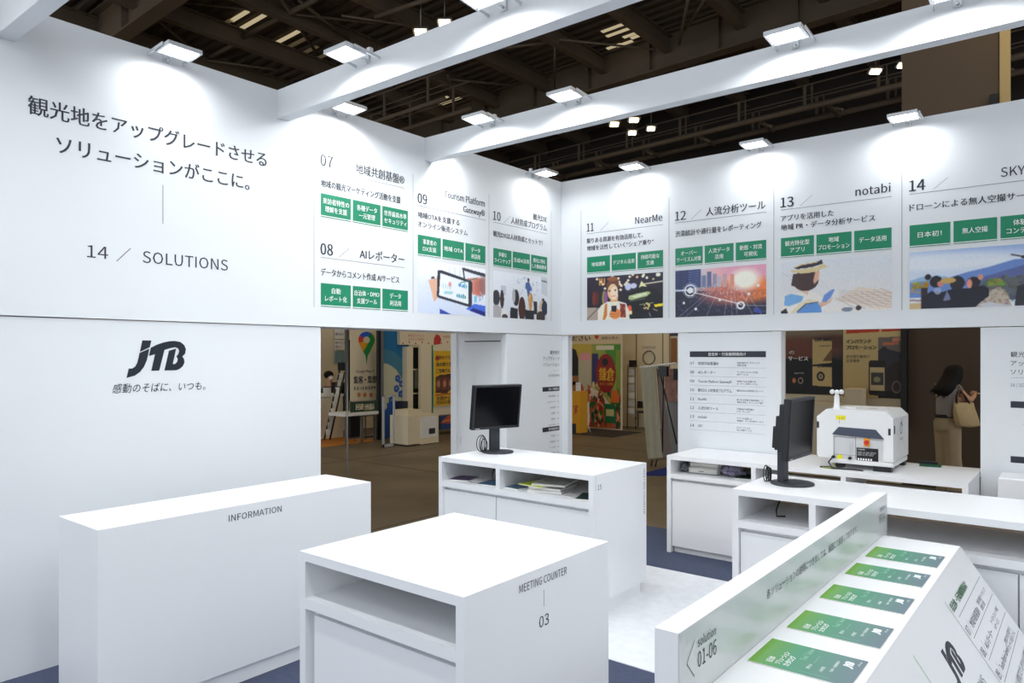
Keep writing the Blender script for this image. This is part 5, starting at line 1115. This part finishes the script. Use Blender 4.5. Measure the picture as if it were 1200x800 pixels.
# cloth covered high stand
Yt = None
d_ = ray(764, 546); t_ = -CAMH / d_[2]; Yt = CY + t_ * d_[1]
t = empty('high_table', (1.0, Yt, 0), 'high stand with a thin board top and a long grey cloth', 'stand')
def YPt(u, v, Y=None): Y = Y or Yt; a = py(u, v, Y); return Vector((a[0], Y, max(a[1], 0)))
m = MB(); aa, bb = YPt(750, 430.5), YPt(792, 425.5); m.tube([aa, bb], .018, 6); m.build('top_rail', PAPER, t)
m = MB(); n = 10; rings = []
for i in range(13):
    f_ = i / 12; l = YPt(751.5 + 8.5 * f_, 430.5 + 107 * f_); r_ = YPt(768.5 + 8.5 * f_, 429.5 + 106 * f_)
    row = [l.lerp(r_, k / n) + Vector((0, -.02 - .02 * math.sin(k * 1.3 + f_ * 3), 0)) for k in range(n + 1)]
    rings.append(row)
vs = [p for r_ in rings for p in r_] + [p + Vector((0, .012, 0)) for r_ in rings for p in r_]; nn = n + 1; fs = []
for i in range(12):
    for k in range(n): fs.append((i*nn+k, (i+1)*nn+k, (i+1)*nn+k+1, i*nn+k+1)); o2 = 13 * nn; fs.append((o2+i*nn+k, o2+i*nn+k+1, o2+(i+1)*nn+k+1, o2+(i+1)*nn+k))
m.add(vs, fs, True); m.build('cloth', mat('grey_linen', (182, 178, 156), .9, noise_amt=.05, bump=.4, bscale=10), t)
m = MB()
m.add([YPt(769, 429.5, Yt + .02), YPt(777, 537, Yt + .02), YPt(787, 530, Yt + .3), YPt(776, 440, Yt + .3)], [(0, 1, 2, 3)]); m.build('cloth_side', mat('mauve_linen', (140, 130, 128), .9), t)
m = MB()
for (u, v, u2, v2) in ((764.5, 538, 763, 549), (770, 538, 768, 549), (772, 430, 793, 520), (778, 430, 776, 530)): m.tube([YPt(u, v), YPt(u2, v2)], .012, 6)
m.build('legs', PLAST, t)
o = ybox('black_bag', PLAST, Yt - .02, 771, 429, 781, 441, .08); o['label'] = 'black bag hanging from the board of the high stand'; o['category'] = 'bag'
o = ybox('newspaper_stack', mat('pink_paper', (170, 130, 120), .8, noise_amt=.3, nscale=12), Yt + .6, 779, 432, 794, 470, .2); o['label'] = 'stack of pinkish printed papers right of the high stand'; o['category'] = 'papers'
o = ybox('dark_display', PLAST, Yt + .55, 789, 432, 795, 445, .03); o['label'] = 'small black display right of the high stand'; o['category'] = 'display'
o = ybox('wire_rack', STEEL, Yt + .7, 781, 470, 795, 560, .2); o['label'] = 'grey wire rack with papers at the column edge'; o['category'] = 'rack'
xa = py(752, 553, 3.6)[0]
d1 = ray(759, 555); tt = -CAMH / d1[2]; bx0, by0 = CX_ + tt * d1[0], CY + tt * d1[1]
m = MB(); pts = []
for u, v in ((745, 556), (780, 556.5), (800, 547), (785, 546)):
    dd = ray(u, v); tt = -CAMH / dd[2]; pts.append((CX_ + tt * dd[0], CY + tt * dd[1]))
m.add([(x, y, -.011) for x, y in pts] + [(x, y, -.004) for x, y in pts], [(4,5,6,7),(0,1,5,4),(1,2,6,5),(2,3,7,6),(3,0,4,7)]); o = m.build('blue_mat', mat('royal_blue_carpet', (24, 44, 130), .9)); o['label'] = 'royal blue carpet piece beneath the high stand'; o['category'] = 'carpet'

# ---- through the right opening, behind the white machine
Y2 = 4.35
t = empty('poster_wall', (1.5, Y2, 0), 'cream poster wall with black frame behind the white machine', 'partition')
a, b, z0, z1 = YB(Y2, 905, 380, 1056, 560); box('panel', CREAM, a, b, Y2, Y2 + .08, 0, 2.6, t); ybox('black_post', PLAST, Y2 - .06, 1055.5, 370, 1062.5, 500, .14, t)
ybox('low_box', CREAM, Y2 - .4, 990, 455.5, 1008.5, 520, .3, t); ybox('lower_counter', CREAM, Y2 - .35, 930, 472, 990, 540, .3, t)
t = empty('poster', (1.0, Y2 - .01, 1.5), 'dark sunset poster with white lettering and two cream cards', 'poster')
a, b, z0, z1 = YB(Y2 - .02, 921, 383, 987.5, 462)
p = Paint(90, 96, 1.0, (20, 18, 24)); p.grad((20, 20, 30), (150, 130, 100), .35, 1.0); p.ell(.25, .68, .5, .12, (120, 60, 40), .8, .8); p.poly([(0, 0), (1, 0), (1, .5), (.75, .56), (.45, .53), (0, .52)], (16, 18, 26)); p.ell(.85, .78, .3, .07, (90, 50, 44), .8, .7)
p.poly([(.48, .82), (.82, .80), (.82, .47), (.48, .44)], (206, 180, 120)); p.poly([(.66, .5), (.82, .68), (.82, .5)], (120, 90, 60)); p.poly([(.48, .42), (.82, .41), (.82, .12), (.48, .13)], (206, 182, 124)); p.poly([(.5, 1), (.8, 1), (.8, .97), (.5, .97)], (14, 14, 16))
p.ring(.625, .27, .055, .03, (30, 30, 34)); p.ell(.625, .27, .025, .025, (110, 110, 110)); p.ell(.15, .2, .035, .04, (214, 130, 80)); p.ring(.27, .2, .04, .018, (170, 150, 130)); p.poly([(.5, .05), (.8, .05), (.8, 0), (.5, 0)], (20, 20, 26))
box('board', PLAST, a, b, Y2 - .02, Y2 - .001, z0, z1, t); sheet('print', p, FY(Y2 - .02), a, z0, b, z1, t, d=.004)
m = MB(); yput(m, Y2 - .02, 'の', 925, 410, 931, 415, d=.008); yput(m, Y2 - .02, 'サービス', 924, 417, 947, 422.5, bold=.004, d=.008); yput(m, Y2 - .02, 'Webアプリ', 931, 436, 942, 438, d=.008); m.build('lettering', WHITEINK, t)
m = MB(); yput(m, Y2 - .02, '国内 200社', 955, 395.5, 975, 400, bold=.004, d=.008); yput(m, Y2 - .02, '利用者の推移', 960, 404, 973, 406, d=.008); yput(m, Y2 - .02, '属性分析', 958, 429, 975, 431, d=.008); m.build('dark_lettering', INK, t)
t = empty('poster', (2.0, Y2 - .01, 1.5), 'cream poster lettered インバウンド with red top bar and phone picture', 'poster')
a, b, z0, z1 = YB(Y2 - .03, 988, 383, 1055.5, 466)
p = Paint(96, 110, 1.1, (216, 190, 130)); p.grad((196, 170, 116), (222, 200, 142), 0, 1)
p.poly([(.06, 1), (.64, 1), (.64, .93), (.06, .91)], (206, 70, 36)); p.poly([(.68, 1), (1, 1), (1, .94), (.68, .93)], (206, 70, 36)); p.poly([(.62, .85), (1, .86), (1, .6), (.62, .6)], (120, 110, 104)); p.poly([(.62, .66), (.72, .73), (.8, .68), (1, .64), (1, .0), (.62, 0)], (56, 54, 66)); p.poly([(.62, .1), (1, .1), (1, 0), (.62, 0)], (24, 20, 24)); p.poly([(.74, .4), (.9, .5), (1, .5), (1, .12), (.78, .1)], (50, 40, 44)); p.ring(.93, .16, .07, .02, (130, 110, 100)); p.poly([(.86, .84), (1, .85), (1, .8), (.86, .79)], (220, 150, 120)); p.poly([(.7, .78), (.97, .79), (.97, .75), (.7, .74)], (206, 120, 90))
p.poly([(.46, .50), (.48, .53), (.72, .53), (.75, .50), (.75, .06), (.72, .03), (.48, .04), (.46, .07)], (40, 40, 42)); p.poly([(.48, .43), (.73, .43), (.73, .10), (.48, .10)], (206, 186, 140)); p.poly([(.5, .36), (.71, .36), (.71, .18), (.5, .18)], (70, 70, 66)); p.ell(.6, .26, .06, .04, (150, 146, 110)); p.poly([(.49, .08), (.73, .08), (.73, .1), (.49, .1)], (30, 30, 30))
box('board', PAPER, a, b, Y2 - .03, Y2 - .001, z0, z1, t); sheet('print', p, FY(Y2 - .03), a, z0, b, z1, t, d=.004)
m = MB(); yput(m, Y2 - .03, 'インバウンド', 992, 397, 1021, 402.5, bold=.005, d=.008); yput(m, Y2 - .03, 'プロモーション', 992, 404, 1027, 409.5, bold=.005, d=.008); yput(m, Y2 - .03, '訪日旅行者向け', 992, 415.5, 1019, 419.5, d=.008); yput(m, Y2 - .03, '広告運用', 992, 420.5, 1007, 424.5, d=.008); m.build('lettering', INK, t)

# hall pillar
pl = empty('pillar', (3, 4.7, 0), kind='structure')
box('cladding', PILLAR, 2.50, 3.60, 4.42, 5.5, 0, 9.2, pl); box('edge_duct', mat('cream_duct', (190, 166, 116), .7), 3.601, 3.70, 4.40, 4.6, 0, 9.2, pl)
z = py(1170, 110, 4.38)[1]; box('black_loudspeaker', PLAST, 3.50, 3.58, 4.34, 4.42, z - .35, z, pl)
box('dark_curtain', DARK, 3.70, 6.0, 4.9, 5.0, 0, 3.0, pl)

# ================================================================ hall roof
PITCH = .036
def zr(x, z): return z + PITCH * (x + 1)
rf = empty('ceiling', (0, 6, 8), kind='structure')
XL, XR = -26, 12
def beam_x(y, z0, hgt, wd=.28, name='girder'):
    m = MB()
    for (za, zb, w_) in ((0, .04, wd), (hgt - .04, hgt, wd), (.04, hgt - .04, .03)):
        vs = []
        for x in (XL, XR): vs += [(x, y - w_/2, zr(x, z0 + za)), (x, y + w_/2, zr(x, z0 + za)), (x, y + w_/2, zr(x, z0 + zb)), (x, y - w_/2, zr(x, z0 + zb))]
        m.add(vs, [(0,4,5,1),(1,5,6,2),(2,6,7,3),(3,7,4,0),(0,1,2,3),(7,6,5,4)])
    for k in range(24):
        x = -25 + k * 1.57; m.box(x - .01, x + .01, y - wd/2, y + wd/2, zr(x, z0 + .04), zr(x, z0 + hgt - .04))
    return m.build(name, BEAM, rf)
for y in (-8.5, -.5, 7.8, 16, 24): beam_x(y, 7.93, .78)
for k in range(22):
    x = -2.61 + 1.6 * (k - 13)
    if XL < x < XR:
        m = MB(); z = zr(x, 8.27)
        m.box(x - .09, x + .09, -9, 25, z, z + .025).box(x - .012, x + .012, -9, 25, z + .025, z + .32).box(x - .09, x + .09, -9, 25, z + .32, z + .345); m.build('purlin_beam', BEAM, rf)
# corrugated deck
m = MB(); y = -9.5; ys = []
while y < 27: ys += [(y, 0), (y + .10, 0), (y + .14, .09), (y + .24, .09)]; y += .28
for i, (yy, dz) in enumerate(ys): m.v += [(XL, yy, zr(XL, 8.72 + dz)), (XR, yy, zr(XR, 8.72 + dz))]
for i in range(len(ys) - 1): m.f.append((2*i, 2*i+1, 2*i+3, 2*i+2)); m.sm.append(False)
m.build('corrugated_deck', ROOF, rf, kind='stuff')
SKYL = mat('translucent_rooflight', (226, 208, 168), .6, emit=.55); SKYD = mat('dull_rooflight', (150, 132, 100), .6, emit=.16)
def lights_at(pts, m_):
    for (u0, v0, u1, v1) in pts:
        zz_ = 8.70; d0 = ray(u0, v0); d1 = ray(u1, v1); ta = (zz_ - CAMH) / d0[2]; tb_ = (zz_ - CAMH) / d1[2]
        xa, ya = CX_ + ta * d0[0], CY + ta * d0[1]; xb, yb = CX_ + tb_ * d1[0], CY + tb_ * d1[1]
        ym = (ya + yb) / 2; xa, xb = sorted((xa, xb))
        MB().add([(xa, ym - .05, zr(xa, 8.70)), (xb, ym - .05, zr(xb, 8.70)), (xb, ym + .05, zr(xb, 8.70)), (xa, ym + .05, zr(xa, 8.70)), (xa, ym - .05, zr(xa, 8.715)), (xb, ym - .05, zr(xb, 8.715)), (xb, ym + .05, zr(xb, 8.715)), (xa, ym + .05, zr(xa, 8.715))], [(3,2,1,0),(4,5,6,7),(0,1,5,4),(1,2,6,5),(2,3,7,6),(3,0,4,7)]).build('rooflight_strip', m_, rf)
lights_at([(706, 33, 730, 24), (711, 38, 739, 29), (731, 40, 747, 34), (740, 41, 754, 36), (713, 53, 726, 46), (724, 50, 740, 43), (510, 108, 522, 100), (513, 113, 537, 102), (516, 119, 546, 106), (270, 8, 291, -2), (269, 25, 310, 2), (311, 41, 350, 22)], SKYL)
lights_at([(700, 62, 730, 50), (705, 68, 725, 60), (282, 29, 318, 10), (322, 47, 360, 30), (345, 52, 372, 40), (250, 20, 270, 6), (525, 120, 548, 112), (1010, 18, 1040, 10), (545, 60, 560, 52), (365, 57, 385, 48)], SKYD)
# bracing rods
def rod(pts, r, m_=BEAM, name='brace_rod'): MB().tube(pts, r * .55, 6).build(name, m_, rf)
def at(u, v, z): d = ray(u, v); t = (z - CAMH) / d[2]; return (CX_ + t * d[0], CY + t * d[1], z)
for (u0, v0, z0, u1, v1, z1, r) in ((200, 1, 8.2, 440, 27, 8.2, .05), (330, 0, 8.2, 372, 64, 8.2, .06), (285, 43, 8.2, 372, -2, 8.2, .10), (240, 70, 8.2, 282, 48, 8.2, .09), (178, 18, 8.1, 228, 60, 8.1, .05), (238, 70, 8.1, 326, 82, 8.1, .05),
    (525, 88, 8.2, 534, 134, 8.0, .05), (650, 50, 8.2, 650, 103, 7.9, .05), (655, 46, 8.2, 768, 58, 8.2, .045), (518, 92, 8.2, 600, 100, 8.2, .05), (420, 132, 8.2, 516, 138, 8.1, .05), (806, 0, 8.2, 796, 52, 8.2, .06), (803, 35, 8.2, 835, -15, 8.2, .05),
    (440, 20, 8.0, 520, -8, 8.0, .08), (400, 18, 8.0, 480, 30, 8.0, .04), (350, 0, 8.2, 420, 55, 8.2, .06), (560, 60, 8.2, 655, 48, 8.2, .06), (600, 45, 8.3, 652, 45, 8.3, .04)):
    rod([at(u0, v0, z0), at(u1, v1, z1)], r)
# maintenance walkway with railing and warm lamps
wk = empty('ceiling_walkway', (0, 14, 8), kind='structure')
YW = 10.2
wa, wb_ = py(800, 161, YW), py(1057, 99, YW)
def zwk(x): return wa[1] + (wb_[1] - wa[1]) / (wb_[0] - wa[0]) * (x - wa[0])
for yy in (YW, YW + .9):
    m = MB()
    for za, w_ in ((0, .07), (.26, .013), (.50, .018)): m.tube([(-22, yy, zwk(-22) + za), (10, yy, zwk(10) + za)], w_, 6)
    m.build('rail', BEAM, wk)
    for k in range(21):
        x = -21.5 + 1.5 * k; box('post', BEAM, x - .03, x + .03, yy - .02, yy + .02, zwk(x), zwk(x) + .50, wk); box('post', BEAM, x + .14, x + .17, yy - .015, yy + .015, zwk(x), zwk(x) + .48, wk)
m = MB()
for k in range(20):
    x = -21 + 1.5 * k; m.box(x - .04, x + .04, YW, YW + .9, zwk(x) - .10, zwk(x) - .03); m.tube([(x, YW, zwk(x) - .1), (x + .35, YW - .25, zwk(x) - .30)], .03, 5)
m.build('cross_bearer', BEAM, wk)
wk2 = empty('ceiling_walkway', (-9, 5, 8), kind='structure')
for yy in (4.6, 5.4):
    m = MB()
    for za, w_ in ((0, .05), (.3, .014), (.6, .018)): m.tube([(-24, yy, 7.0 + za - .25), (-6.2, yy, 7.4 + za - .25)], w_, 6)
    m.build('rail', BEAM, wk2)
    for k in range(13): x = -23.5 + 1.4 * k; box('post', BEAM, x - .025, x + .025, yy - .02, yy + .02, 6.75 + .0225 * (x + 24), 7.35 + .0225 * (x + 24), wk2)
def hall_fixture(u, v, d, wpx, hpx, label):
    dr_ = ray(u, v); p_ = Vector((CX_ + dr_[0] * d, CY + dr_[1] * d, CAMH + dr_[2] * d)); s = d / FPX
    t = empty('hall_floodlight', p_, label, 'floodlight', 'warm floodlights under the hall roof')
    M = Matrix.Translation(p_) @ Matrix.Rotation(YAW, 4, 'Z') @ Matrix.Rotation(R(-25), 4, 'X')
    MB().box(-wpx*s/2 - .04, wpx*s/2 + .04, -.08, .08, 0.012, .06, M).build('housing', STEEL, t); MB().box(-wpx*s/2, wpx*s/2, -.06, .06, -.01, .011, M).build('lens', LAMPH, t)
    MB().tube([p_ + Vector((0, 0, .03)), Vector((p_.x, p_.y, max(p_.z + .3, zr(p_.x, 8.74))))], .012, 6).build('hanger', STEEL, t)
hall_fixture(493, 38, 13.2, 13, 6, 'warm hall floodlight left of the pair above the first beam'); hall_fixture(521, 27, 13.2, 13, 6, 'warm hall floodlight right of the pair above the first beam')
hall_fixture(720, 146, 16.5, 9, 5, 'warm hall floodlight leftmost of the upper pair below the second beam'); hall_fixture(743, 141, 16.5, 10, 5, 'warm hall floodlight right of the upper pair below the second beam')
hall_fixture(741, 156, 17, 8, 4, 'warm hall floodlight lower left of the cluster below the second beam'); hall_fixture(763, 151, 17, 8, 4, 'warm hall floodlight lower right of the cluster below the second beam')
hall_fixture(1026, 84, 14.5, 11, 5, 'warm hall floodlight before the walkway, left of the pillar'); hall_fixture(1056, 77, 14.5, 6, 5, 'warm hall floodlight half hidden by the pillar')
# end walls of the hall
box('wall_hall_upper', DARK, -26, 25, 12.2, 12.4, 4.4, 9.4, kind='structure')
box('wall_hall_far', DARK, -32, 26, 26.5, 26.8, 0, 11, kind='structure'); box('wall_hall_left', DARK, -27, -26.7, -14, 27, 0, 11, kind='structure')
